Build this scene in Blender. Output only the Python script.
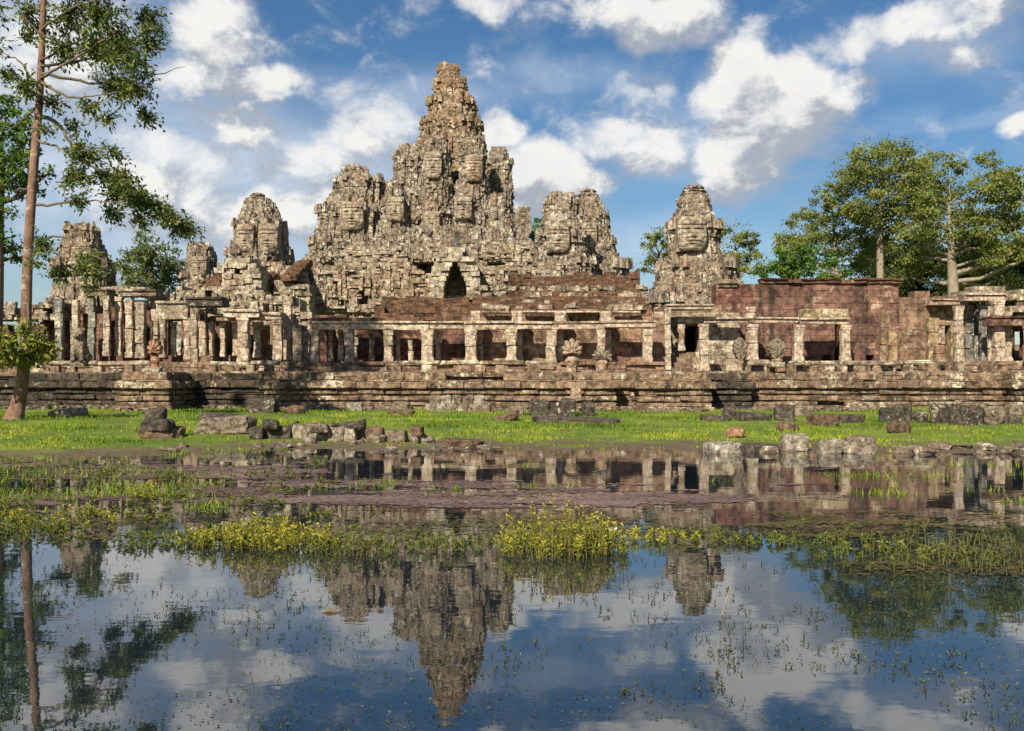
import bpy, bmesh, math, random
import numpy as np
from mathutils import Vector, noise as mnoise

for o in list(bpy.data.objects):
    bpy.data.objects.remove(o)
random.seed(5)
rng = np.random.default_rng(11)
scn = bpy.context.scene
COL = scn.collection

# ---------------------------------------------------------------- camera
F, H, YH = 1000.0, 1.9, 375.0            # focal length in pixels, eye height over the pond, horizon row
cam_d = bpy.data.cameras.new('camera')
cam_d.sensor_width = 36.0
cam_d.lens = 36.0 * F / 1024.0
cam_d.shift_y = (YH - 365.5) / 1024.0
cam_d.clip_start = 0.1
cam_d.clip_end = 9000
cam = bpy.data.objects.new('camera', cam_d)
cam.location = (0, 0, H)
cam.rotation_euler = (math.radians(90), 0, 0)
COL.objects.link(cam)
scn.camera = cam

def PX(px, Y): return (px - 512.0) / F * Y
def PZ(py, Y): return H + (YH - py) / F * Y

# ---------------------------------------------------------------- light
SUN_EL, SUN_AZ = math.radians(36), math.radians(24)      # sun stands behind the camera, a little to its left
sun_d = bpy.data.lights.new('sun', 'SUN')
sun_d.energy = 5.0
sun_d.angle = math.radians(0.5)
sun_d.color = (1.0, 0.91, 0.76)
sun = bpy.data.objects.new('sun', sun_d)
to_sun = Vector((-math.sin(SUN_AZ) * math.cos(SUN_EL), -math.cos(SUN_AZ) * math.cos(SUN_EL), math.sin(SUN_EL)))
sun.rotation_euler = to_sun.to_track_quat('Z', 'Y').to_euler()
sun.location = to_sun * 200
COL.objects.link(sun)

scn.view_settings.view_transform = 'Standard'
scn.view_settings.look = 'None'
scn.view_settings.exposure = 0.55
scn.view_settings.gamma = 1.0
scn.view_settings.use_curve_mapping = False

# ---------------------------------------------------------------- node helper
class N:
    def __init__(s, tree):
        s.t = tree
        s.nodes = tree.nodes
    def new(s, typ, **kw):
        n = s.nodes.new(typ)
        for k, v in kw.items():
            setattr(n, k, v)
        return n
    def link(s, a, b): s.t.links.new(a, b)
    def put(s, sock, v):
        if hasattr(v, 'is_output'):
            s.link(v, sock)
        elif isinstance(v, (tuple, list)) and len(v) == 3 and sock.type == 'RGBA':
            sock.default_value = (*v, 1)
        else:
            sock.default_value = v
    def math(s, op, a, b=None, c=None, clamp=False):
        n = s.new('ShaderNodeMath', operation=op, use_clamp=clamp)
        s.put(n.inputs[0], a)
        if b is not None: s.put(n.inputs[1], b)
        if c is not None: s.put(n.inputs[2], c)
        return n.outputs[0]
    def vmath(s, op, a, b=None):
        n = s.new('ShaderNodeVectorMath', operation=op)
        s.put(n.inputs[0], a)
        if b is not None: s.put(n.inputs[1], b)
        return n.outputs['Value'] if op in ('LENGTH', 'DOT_PRODUCT') else n.outputs[0]
    def noise(s, vec, scale, detail=4, rough=.55, dist=0.0):
        n = s.new('ShaderNodeTexNoise')
        s.put(n.inputs['Vector'], vec)
        n.inputs['Scale'].default_value = scale
        n.inputs['Detail'].default_value = detail
        n.inputs['Roughness'].default_value = rough
        n.inputs['Distortion'].default_value = dist
        return n.outputs[0]
    def ramp(s, v, a, b, lo=0.0, hi=1.0, smooth=True):
        n = s.new('ShaderNodeMapRange', interpolation_type='SMOOTHSTEP' if smooth else 'LINEAR')
        s.put(n.inputs[0], v)
        for i, x in enumerate((a, b, lo, hi)): n.inputs[1 + i].default_value = x
        return n.outputs[0]
    def mix(s, f, a, b, typ='MIX'):
        n = s.new('ShaderNodeMix', data_type='RGBA', blend_type=typ)
        s.put(n.inputs[0], f); s.put(n.inputs[6], a); s.put(n.inputs[7], b)
        return n.outputs[2]
    def scale(s, vec, sc):
        n = s.new('ShaderNodeVectorMath', operation='MULTIPLY')
        s.put(n.inputs[0], vec); n.inputs[1].default_value = sc
        return n.outputs[0]

# ---------------------------------------------------------------- sky
world = bpy.data.worlds.new('World')
scn.world = world
world.use_nodes = True
wt = world.node_tree
wt.nodes.clear()

dens = bpy.data.node_groups.new('cloud_density', 'ShaderNodeTree')
dens.interface.new_socket('P', in_out='INPUT', socket_type='NodeSocketVector')
dens.interface.new_socket('D', in_out='OUTPUT', socket_type='NodeSocketFloat')
g = N(dens)
gi = g.new('NodeGroupInput'); go = g.new('NodeGroupOutput')
P = gi.outputs[0]
wn = g.new('ShaderNodeTexNoise'); g.link(P, wn.inputs['Vector'])
wn.inputs['Scale'].default_value = 18; wn.inputs['Detail'].default_value = 4
wv = g.vmath('MULTIPLY', g.vmath('SUBTRACT', wn.outputs['Color'], (0.5, 0.5, 0.5)), (0.06, 0.055, 0.0))
PW = g.vmath('ADD', P, wv)
CLOUDS = [  # px, py, rx, ry, strength  (directions in the sky)
    (640, 10, 78, 34, .95), (690, 26, 40, 20, .6), (748, 80, 48, 42, 1.0), (800, 92, 62, 36, .95), (765, 130, 62, 55, .95), (740, 165, 48, 40, .8),
    (640, 140, 80, 30, .66), (600, 148, 40, 18, .55), (630, 92, 50, 28, .45), (905, 28, 52, 20, .8),
    (850, 45, 36, 12, .45), (990, 8, 50, 16, .65), (970, 48, 45, 12, .42), (548, 178, 62, 40, 1.05), (500, 138, 26, 28, .95), (590, 185, 26, 24, .7),
    (375, 135, 62, 34, .72), (215, 36, 50, 38, .85), (240, 84, 75, 20, .8), (245, 122, 50, 20, .75), (490, 2, 40, 18, .75),
    (1022, 130, 18, 14, .8), (165, 200, 80, 44, .72), (60, 60, 60, 50, .7), (300, 210, 80, 36, .75), (180, 150, 60, 26, .6), (320, 160, 70, 30, .6), (230, 235, 60, 20, .5),
    (700, -120, 260, 90, .8), (200, -180, 300, 100, .8), (1100, -60, 120, 60, .8), (1400, 60, 220, 120, .9), (-420, 80, 260, 160, .9)]
VEIL = [(210, 190, 220, 130, 1.0), (60, 120, 170, 160, 1.0), (400, 95, 200, 34, .45), (330, 180, 150, 90, .85), (580, 75, 110, 26, .4), (640, 240, 150, 40, .45), (690, 130, 130, 60, .35),
        (960, 105, 140, 16, .35), (860, 235, 130, 20, .35), (930, 40, 110, 36, .4), (300, 260, 260, 40, .75)]
acc = None
for px, py, rx, ry, st in CLOUDS:
    az = math.atan((px - 512) / F); el = math.atan((YH - py) / F * math.cos(az))
    d = g.vmath('LENGTH', g.vmath('MULTIPLY', g.vmath('SUBTRACT', PW, (az, el, 0)), (F / rx / 1.12, F / ry / 1.12, 0)))
    m = g.ramp(d, 1.4, 0.25, 0.0, st * 1.22)
    acc = m if acc is None else g.math('SMOOTH_MAX', acc, m, 0.25)
big = g.noise(P, 5.0, 3, .5)
fb = g.noise(g.scale(P, (1, 1.35, 1)), 17.0, 10, .64, .35)
generic = g.ramp(big, .5, .8, 0, .75)
# away from the pictured part of the sky the clouds are scattered freely
sx = g.new('ShaderNodeSeparateXYZ'); g.link(P, sx.inputs[0])
away = g.ramp(g.math('ABSOLUTE', sx.outputs[0]), .55, .9)
high = g.ramp(sx.outputs[1], .5, .8)
acc = g.math('MAXIMUM', acc, g.math('MULTIPLY', generic, g.math('MAXIMUM', away, high)))
dd = g.math('ADD', acc, g.math('MULTIPLY', g.math('SUBTRACT', fb, .5), 1.9))
g.link(dd, go.inputs[0])

w = N(wt)
tc = w.new('ShaderNodeTexCoord')
sp = w.new('ShaderNodeSeparateXYZ'); w.link(tc.outputs['Generated'], sp.inputs[0])
az = w.math('ARCTAN2', sp.outputs[0], sp.outputs[1])
el = w.math('ARCSINE', sp.outputs[2])
cb = w.new('ShaderNodeCombineXYZ'); w.link(az, cb.inputs[0]); w.link(el, cb.inputs[1])
g1 = w.new('ShaderNodeGroup', node_tree=dens); w.link(cb.outputs[0], g1.inputs[0])
g2 = w.new('ShaderNodeGroup', node_tree=dens); w.link(w.vmath('ADD', cb.outputs[0], (-.012, .03, 0)), g2.inputs[0])
wn2 = w.new('ShaderNodeTexNoise'); w.link(w.scale(cb.outputs[0], (1, 2.2, 1)), wn2.inputs['Vector']); wn2.inputs['Scale'].default_value = 7; wn2.inputs['Detail'].default_value = 7; wn2.inputs['Roughness'].default_value = .55; wn2.inputs['Distortion'].default_value = .6
vw = w.vmath('ADD', cb.outputs[0], w.vmath('MULTIPLY', w.vmath('SUBTRACT', wn2.outputs['Color'], (.5, .5, .5)), (.12, .09, 0)))
veil = None
for px, py, rx, ry, st in VEIL:
    a_ = math.atan((px - 512) / F); e_ = math.atan((YH - py) / F * math.cos(a_))
    m_ = w.ramp(w.vmath('LENGTH', w.vmath('MULTIPLY', w.vmath('SUBTRACT', vw, (a_, e_, 0)), (F / rx, F / ry, 0))), 1.2, .1, 0, st)
    veil = m_ if veil is None else w.math('MAXIMUM', veil, m_)
veil = w.math('MULTIPLY', veil, w.ramp(wn2.outputs[0], .25, .7, .35, 1.0))
cover = w.ramp(g1.outputs[0], .1, 1.02)
lit = w.ramp(w.math('SUBTRACT', g1.outputs[0], g2.outputs[0]), -.26, .36)
thick = w.ramp(g1.outputs[0], .75, 1.5)
shade = w.math('MULTIPLY', w.math('SUBTRACT', 1.0, lit), 1.0)
ccol = w.mix(shade, (.95, .93, .90), (.40, .44, .51))
ccol = w.mix(w.math('MULTIPLY', thick, .18), ccol, (.5, .53, .6))
sky = w.new('ShaderNodeTexSky', sky_type='NISHITA', sun_disc=False, sun_elevation=SUN_EL,
            sun_rotation=math.radians(180) + SUN_AZ, altitude=30, air_density=1.0, dust_density=.4, ozone_density=3.0)
hs = w.new('ShaderNodeHueSaturation'); hs.inputs['Saturation'].default_value = 1.22; hs.inputs['Value'].default_value = 1.0
w.link(sky.outputs[0], hs.inputs['Color'])
b1 = w.new('ShaderNodeBackground'); w.link(hs.outputs[0], b1.inputs[0]); b1.inputs[1].default_value = .06
b3 = w.new('ShaderNodeBackground'); b3.inputs[0].default_value = (.74, .80, .89, 1); b3.inputs[1].default_value = .72
mv = w.new('ShaderNodeMixShader'); w.link(w.math('MULTIPLY', veil, .82), mv.inputs[0]); w.link(b1.outputs[0], mv.inputs[1]); w.link(b3.outputs[0], mv.inputs[2])
b2 = w.new('ShaderNodeBackground'); w.link(ccol, b2.inputs[0]); b2.inputs[1].default_value = .68
ms = w.new('ShaderNodeMixShader'); w.link(cover, ms.inputs[0]); w.link(mv.outputs[0], ms.inputs[1]); w.link(b2.outputs[0], ms.inputs[2])
wo = w.new('ShaderNodeOutputWorld'); w.link(ms.outputs[0], wo.inputs[0])
world.cycles.sampling_method = 'MANUAL'
world.cycles.sample_map_resolution = 512

# ---------------------------------------------------------------- materials
def new_mat(name):
    m = bpy.data.materials.new(name)
    m.use_nodes = True
    m.node_tree.nodes.clear()
    return m, N(m.node_tree)

def finish(n, color, rough=.9, normal=None, spec=.25, **kw):
    p = n.new('ShaderNodeBsdfPrincipled')
    n.put(p.inputs['Base Color'], color)
    n.put(p.inputs['Roughness'], rough)
    p.inputs['Specular IOR Level'].default_value = spec
    if normal is not None: n.link(normal, p.inputs['Normal'])
    o = n.new('ShaderNodeOutputMaterial')
    n.link(p.outputs[0], o.inputs[0])
    return p, o

def stone(name, a, b, pale=.4, dark=.35, red=.3, moss=.15, palec=(.53, .47, .335), redc=(.24, .10, .055), darkc=(.035, .03, .024), sc=1.0, streak=.4, bump=.6, brick=None):
    m, n = new_mat(name)
    geo = n.new('ShaderNodeNewGeometry'); pos = geo.outputs['Position']
    at = n.new('ShaderNodeAttribute', attribute_name='tone'); tone = at.outputs['Fac']
    col = n.mix(tone, a, b)
    big = n.noise(pos, .22 * sc, 3, .6, .3)
    mid = n.noise(pos, 1.1 * sc, 6, .65, .2)
    fine = n.noise(pos, 5.5 * sc, 5, .7)
    st = n.noise(n.scale(pos, (1, 1, .09)), 2.0 * sc, 4, .6)
    wob = n.math('ADD', n.math('MULTIPLY', tone, .12), n.math('MULTIPLY', n.math('SUBTRACT', fine, .5), .75))
    redm = n.ramp(n.math('ADD', n.math('ADD', n.math('MULTIPLY', big, .6), n.math('MULTIPLY', mid, .4)), n.math('MULTIPLY', wob, .3)), .66 - .3 * red, .82 - .3 * red)
    col = n.mix(n.math('MULTIPLY', redm, .8), col, redc)
    palem = n.ramp(n.math('ADD', mid, wob), .84 - .42 * pale, .98 - .42 * pale)
    col = n.mix(n.math('MULTIPLY', palem, .8), col, palec)
    stm = n.ramp(n.math('ADD', st, n.math('MULTIPLY', n.math('SUBTRACT', fine, .5), .3)), .68 - .2 * streak, .85 - .2 * streak)
    col = n.mix(n.math('MULTIPLY', stm, min(.8, streak * 1.2)), col, darkc)
    mid2 = n.noise(n.vmath('ADD', pos, (31, 17, 5)), 1.7 * sc, 7, .7)
    dm = n.ramp(n.math('ADD', mid2, n.math('MULTIPLY', wob, -.5)), .74 - .36 * dark, .88 - .36 * dark)
    col = n.mix(n.math('MULTIPLY', dm, .85), col, darkc)
    mo = n.noise(n.vmath('ADD', pos, (3, 47, 15)), .8 * sc, 5, .7)
    mom = n.ramp(mo, .78 - .3 * moss, .9 - .3 * moss)
    col = n.mix(n.math('MULTIPLY', mom, .7), col, (.10, .115, .035))
    grit = n.noise(n.vmath('ADD', pos, (7, 3, 91)), 3.1 * sc, 8, .8)
    g_ = n.ramp(grit, .36, .64, .32, 1.5)
    cg_ = n.new('ShaderNodeCombineXYZ')
    for q in range(3): n.link(g_, cg_.inputs[q])
    col = n.mix(1.0, col, cg_.outputs[0], 'MULTIPLY')
    hgt = n.math('ADD', n.math('MULTIPLY', fine, .6), n.math('MULTIPLY', n.noise(pos, 2.2 * sc, 5, .6), .8))
    if brick:
        # coursed masonry joints, worn unevenly
        vec = n.new('ShaderNodeSeparateXYZ'); n.link(pos, vec.inputs[0])
        c2 = n.new('ShaderNodeCombineXYZ')
        n.link(n.math('ADD', vec.outputs[0], vec.outputs[1]), c2.inputs[0]); n.link(vec.outputs[2], c2.inputs[1])
        wv = n.new('ShaderNodeTexBrick'); n.link(c2.outputs[0], wv.inputs['Vector'])
        wv.inputs['Scale'].default_value = 1.0
        wv.inputs['Brick Width'].default_value = brick[0]; wv.inputs['Row Height'].default_value = brick[1]
        wv.inputs['Mortar Size'].default_value = .018; wv.inputs['Mortar Smooth'].default_value = .5
        wv.inputs['Color1'].default_value = (.35, .35, .35, 1); wv.inputs['Color2'].default_value = (.75, .75, .75, 1)
        j = n.math('MULTIPLY', wv.outputs['Fac'], n.ramp(n.noise(pos, 1.4, 3), .3, .6))
        col = n.mix(n.math('MULTIPLY', j, .65), col, darkc)
        rv = n.mix(.5, (1, 1, 1), wv.outputs['Color'])
        col = n.mix(.55, col, n.mix(1.0, col, rv, 'MULTIPLY'))
        hgt = n.math('SUBTRACT', hgt, n.math('MULTIPLY', j, .7))
    bp = n.new('ShaderNodeBump'); bp.inputs['Strength'].default_value = bump; bp.inputs['Distance'].default_value = .12
    n.link(hgt, bp.inputs['Height'])
    finish(n, col, .92, bp.outputs[0], .2)
    return m

M = {}
M['tower'] = stone('weathered_sandstone', (.345, .275, .195), (.15, .112, .077), pale=.6, dark=.7, red=.44, moss=.32, sc=.8, streak=.8, redc=(.27, .15, .075), palec=(.55, .52, .42), bump=1.0)
M['spire'] = stone('spire_sandstone', (.33, .235, .145), (.15, .105, .066), pale=.54, dark=.62, red=.5, moss=.42, sc=.85, streak=.45, redc=(.25, .13, .07), bump=1.0)
M['pale'] = stone('pale_lichen_sandstone', (.375, .305, .215), (.155, .113, .076), pale=.64, dark=.6, red=.52, moss=.28, sc=.9, streak=.45, redc=(.24, .14, .08), bump=.9)
M['frame'] = stone('pale_door_frame_stone', (.41, .35, .255), (.21, .165, .11), pale=.72, dark=.56, red=.25, moss=.2, sc=1.0, streak=.35, bump=.8)
M['roof'] = stone('brown_roof_stone', (.155, .088, .05), (.075, .044, .027), pale=.3, dark=.56, red=.45, moss=.36, sc=.9, streak=.4, redc=(.17, .085, .047), palec=(.36, .29, .2), bump=.9)
M['wall'] = stone('maroon_wall_stone', (.19, .105, .074), (.125, .066, .048), pale=.46, dark=.46, red=.46, moss=.3, palec=(.42, .32, .22), redc=(.125, .048, .036), sc=.55, streak=.85, bump=.5)
M['tanwall'] = stone('tan_wall_stone', (.25, .165, .105), (.16, .098, .064), pale=.52, dark=.36, red=.45, moss=.24, palec=(.43, .36, .24), redc=(.235, .12, .08), sc=.6, streak=.6, bump=.5)
M['ochre'] = stone('ochre_wall_stone', (.33, .24, .13), (.25, .175, .095), pale=.46, dark=.26, red=.3, moss=.24, sc=.9, streak=.35)
M['pillar'] = stone('pillar_sandstone', (.46, .365, .26), (.32, .23, .16), pale=.68, dark=.42, red=.38, moss=.26, palec=(.54, .48, .37), redc=(.29, .155, .115), sc=1.2, streak=.5, bump=.6)
M['grey'] = stone('grey_pillar_stone', (.24, .23, .19), (.16, .15, .125), pale=.5, dark=.42, red=.2, moss=.3, sc=1.2, streak=.45)
M['terrace'] = stone('terrace_stone', (.27, .185, .118), (.135, .09, .057), pale=.54, dark=.62, red=.36, moss=.32, sc=.95, streak=.4, redc=(.19, .092, .056), bump=1.0)
M['darkterrace'] = stone('blackened_shade_painted_terrace_stone', (.10, .076, .052), (.05, .04, .029), pale=.36, dark=.62, red=.25, moss=.4, sc=1.1, streak=.45, bump=1.0)  # black lichen, with tree shade also put into the stone colour
M['rock'] = stone('fallen_stone', (.24, .19, .135), (.15, .115, .08), pale=.5, dark=.55, red=.3, moss=.34, sc=1.7, streak=.2, bump=1.0)
M['darkrock'] = stone('black_lichen_stone', (.105, .085, .064), (.065, .053, .04), pale=.46, dark=.55, red=.2, moss=.34, sc=1.8, streak=.2, bump=1.0)
M['palerock'] = stone('pale_fallen_stone', (.33, .285, .215), (.23, .185, .135), pale=.56, dark=.55, red=.25, moss=.36, sc=1.8, streak=.2, bump=1.0)
M['brownrock'] = stone('brown_fallen_stone', (.19, .12, .075), (.13, .083, .052), pale=.32, dark=.48, red=.4, moss=.34, redc=(.17, .085, .05), sc=1.7, streak=.2, bump=1.0)
M['carved'] = stone('carved_red_sandstone', (.40, .29, .20), (.30, .205, .14), pale=.5, dark=.36, red=.5, moss=.2, redc=(.30, .145, .09), sc=2.2, streak=.3, bump=.8)
M['orange'] = stone('orange_sandstone', (.36, .20, .12), (.29, .155, .09), pale=.5, dark=.36, red=.45, moss=.16, redc=(.32, .14, .07), sc=2.2, streak=.2, bump=.8)

def leafmat(name, dk, md, lt, trans=.3, rough=.55):
    m, n = new_mat(name)
    at = n.new('ShaderNodeAttribute', attribute_name='tone')
    geo = n.new('ShaderNodeNewGeometry')
    v = n.math('ADD', at.outputs['Fac'], n.math('MULTIPLY', n.math('SUBTRACT', n.noise(geo.outputs['Position'], .5, 2), .5), .7))
    c = n.mix(n.ramp(v, 0, .5), dk, md)
    c = n.mix(n.ramp(v, .5, 1.0), c, lt)
    p = n.new('ShaderNodeBsdfPrincipled'); n.link(c, p.inputs['Base Color'])
    p.inputs['Roughness'].default_value = rough; p.inputs['Specular IOR Level'].default_value = .3
    t = n.new('ShaderNodeBsdfTranslucent'); n.link(n.mix(1.0, c, (1.0, 1.0, .55), 'MULTIPLY'), t.inputs[0])
    ms = n.new('ShaderNodeMixShader'); ms.inputs[0].default_value = trans
    n.link(p.outputs[0], ms.inputs[1]); n.link(t.outputs[0], ms.inputs[2])
    o = n.new('ShaderNodeOutputMaterial'); n.link(ms.outputs[0], o.inputs[0])
    return m

M['leaf_front'] = leafmat('dark_glossy_leaf', (.035, .065, .016), (.11, .16, .036), (.28, .28, .075), .4, .35)
M['leaf_low'] = leafmat('yellow_green_leaf', (.06, .10, .015), (.19, .23, .03), (.42, .36, .055), .4, .45)
M['leaf_bright'] = leafmat('bright_green_leaf', (.03, .065, .012), (.085, .17, .025), (.19, .30, .035), .4)
M['leaf_olive'] = leafmat('olive_leaf', (.07, .095, .024), (.185, .22, .052), (.33, .345, .085), .4)
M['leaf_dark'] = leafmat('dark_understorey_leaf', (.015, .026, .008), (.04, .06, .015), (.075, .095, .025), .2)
M['leaf_pale'] = leafmat('pale_far_leaf', (.06, .085, .03), (.14, .17, .06), (.22, .24, .09), .3)
M['grass'] = leafmat('grass_blade', (.06, .105, .012), (.18, .27, .022), (.40, .43, .045), .4, .6)
M['weed'] = leafmat('pond_weed_leaf', (.07, .10, .015), (.27, .28, .025), (.52, .44, .04), .35, .5)
M['weed_green'] = leafmat('green_pond_weed_leaf', (.05, .07, .015), (.11, .14, .022), (.2, .21, .035), .35, .5)
M['sprig'] = leafmat('pond_sprig', (.022, .03, .012), (.05, .06, .022), (.12, .13, .04), .25, .5)
M['duckweed'] = leafmat('purple_duckweed', (.115, .072, .066), (.20, .13, .115), (.31, .215, .175), .1, .8)
M['algae'] = leafmat('brown_algae', (.06, .052, .022), (.12, .10, .035), (.21, .17, .06), .15, .7)

def bark(name, a, b, c):
    m, n = new_mat(name)
    geo = n.new('ShaderNodeNewGeometry'); pos = geo.outputs['Position']
    s1 = n.noise(n.scale(pos, (1, 1, .45)), 3.0, 6, .7)
    s2 = n.noise(n.scale(pos, (1, 1, 2.0)), 1.6, 4, .6)
    col = n.mix(n.ramp(s1, .35, .65), a, b)
    col = n.mix(n.ramp(s2, .55, .72), col, c)
    bp = n.new('ShaderNodeBump'); bp.inputs['Strength'].default_value = .5; bp.inputs['Distance'].default_value = .05
    n.link(n.noise(n.scale(pos, (1, 1, .3)), 14, 5, .7), bp.inputs['Height'])
    finish(n, col, .85, bp.outputs[0], .2)
    return m
M['bark'] = bark('reddish_bark', (.13, .075, .05), (.25, .145, .10), (.40, .33, .25))
M['bark_pale'] = bark('pale_bark', (.30, .25, .18), (.22, .17, .12), (.40, .35, .27))
M['bark_dark'] = bark('dark_bark', (.12, .09, .06), (.17, .13, .09), (.2, .17, .12))
M['stem'] = bark('weed_stem', (.12, .11, .03), (.16, .14, .04), (.2, .17, .05))

def ground_mat():
    m, n = new_mat('grassy_soil')
    geo = n.new('ShaderNodeNewGeometry'); pos = geo.outputs['Position']
    sp = n.new('ShaderNodeSeparateXYZ'); n.link(pos, sp.inputs[0])
    a = n.noise(pos, .35, 5, .6); b = n.noise(pos, 6.0, 6, .7)
    c = n.mix(n.ramp(a, .38, .62), (.10, .16, .018), (.19, .24, .03))
    c = n.mix(n.math('MULTIPLY', n.ramp(b, .45, .7), .6), c, (.07, .09, .02))
    mud = n.mix(n.ramp(b, .3, .7), (.085, .06, .035), (.17, .125, .08))
    h = n.math('ADD', sp.outputs[2], n.math('MULTIPLY', n.math('SUBTRACT', n.noise(pos, 1.1, 5, .65), .5), .16))
    dry = n.ramp(n.noise(n.vmath('ADD', pos, (9, 33, 0)), .55, 6, .7), .52, .66)
    c = n.mix(n.math('MULTIPLY', dry, .8), c, (.15, .115, .055))
    c = n.mix(n.ramp(h, .02, .085), mud, c)
    bp = n.new('ShaderNodeBump'); bp.inputs['Strength'].default_value = .7; bp.inputs['Distance'].default_value = .08
    n.link(b, bp.inputs['Height'])
    finish(n, c, .9, bp.outputs[0], .2)
    return m
M['ground'] = ground_mat()

def water_mat():
    m, n = new_mat('pond_water')
    geo = n.new('ShaderNodeNewGeometry'); pos = geo.outputs['Position']
    h = n.math('ADD', n.math('MULTIPLY', n.noise(n.scale(pos, (1, 1.6, 1)), 1.3, 3, .5), 1.0), n.math('MULTIPLY', n.noise(pos, 7.0, 3, .5), .14))
    bp = n.new('ShaderNodeBump'); bp.inputs['Strength'].default_value = .028; bp.inputs['Distance'].default_value = .05
    n.link(h, bp.inputs['Height'])
    p, o = finish(n, (.010, .016, .022), .015, bp.outputs[0], .9)
    p.inputs['IOR'].default_value = 1.75
    return m
M['water'] = water_mat()

def plain(name, c, rough=.6):
    m, n = new_mat(name)
    geo = n.new('ShaderNodeNewGeometry')
    v = n.noise(geo.outputs['Position'], 30, 4, .6)
    finish(n, n.mix(n.ramp(v, .3, .7), tuple(x * .8 for x in c), c), rough)
    return m
M['white'] = plain('white_foam', (.75, .75, .72))

# ---------------------------------------------------------------- mesh builder
CUBE = np.array([(x, y, z) for z in (-1, 1) for y in (-1, 1) for x in (-1, 1)], float)
CUBEQ = np.array([(0, 2, 3, 1), (4, 5, 7, 6), (0, 1, 5, 4), (2, 6, 7, 3), (0, 4, 6, 2), (1, 3, 7, 5)])
def _chamfer():
    idx = {}
    sg = [(x, y, z) for z in (-1, 1) for y in (-1, 1) for x in (-1, 1)]
    V = []; 
    for s in sg:
        for a in range(3):
            idx[(s, a)] = len(V); V.append((s, a))
    quads, tris = [], []
    for a in range(3):
        b, c = (a + 1) % 3, (a + 2) % 3
        for s in (-1, 1):
            q = []
            for (sb, sc_) in ((-1, -1), (1, -1), (1, 1), (-1, 1)):
                t = [0, 0, 0]; t[a] = s; t[b] = sb; t[c] = sc_
                q.append(idx[(tuple(t), a)])
            quads.append(q if s > 0 else q[::-1])
    for a in range(3):                       # bevel strips along axis a
        b, c = (a + 1) % 3, (a + 2) % 3
        for sb in (-1, 1):
            for sc_ in (-1, 1):
                def key(sa, ax):
                    t = [0, 0, 0]; t[a] = sa; t[b] = sb; t[c] = sc_
                    return idx[(tuple(t), ax)]
                q = [key(-1, b), key(1, b), key(1, c), key(-1, c)]
                quads.append(q if sb * sc_ < 0 else q[::-1])
    for s in sg:
        t = [idx[(s, 0)], idx[(s, 1)], idx[(s, 2)]]
        tris.append(t if s[0] * s[1] * s[2] > 0 else t[::-1])
    S = np.array([v[0] for v in V], float)
    A = np.array([v[1] for v in V])
    W = np.ones((24, 3)); W[np.arange(24), A] = 0
    return S, W, np.array(quads), np.array(tris)
CH_S, CH_W, CH_Q, CH_T = _chamfer()

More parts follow.
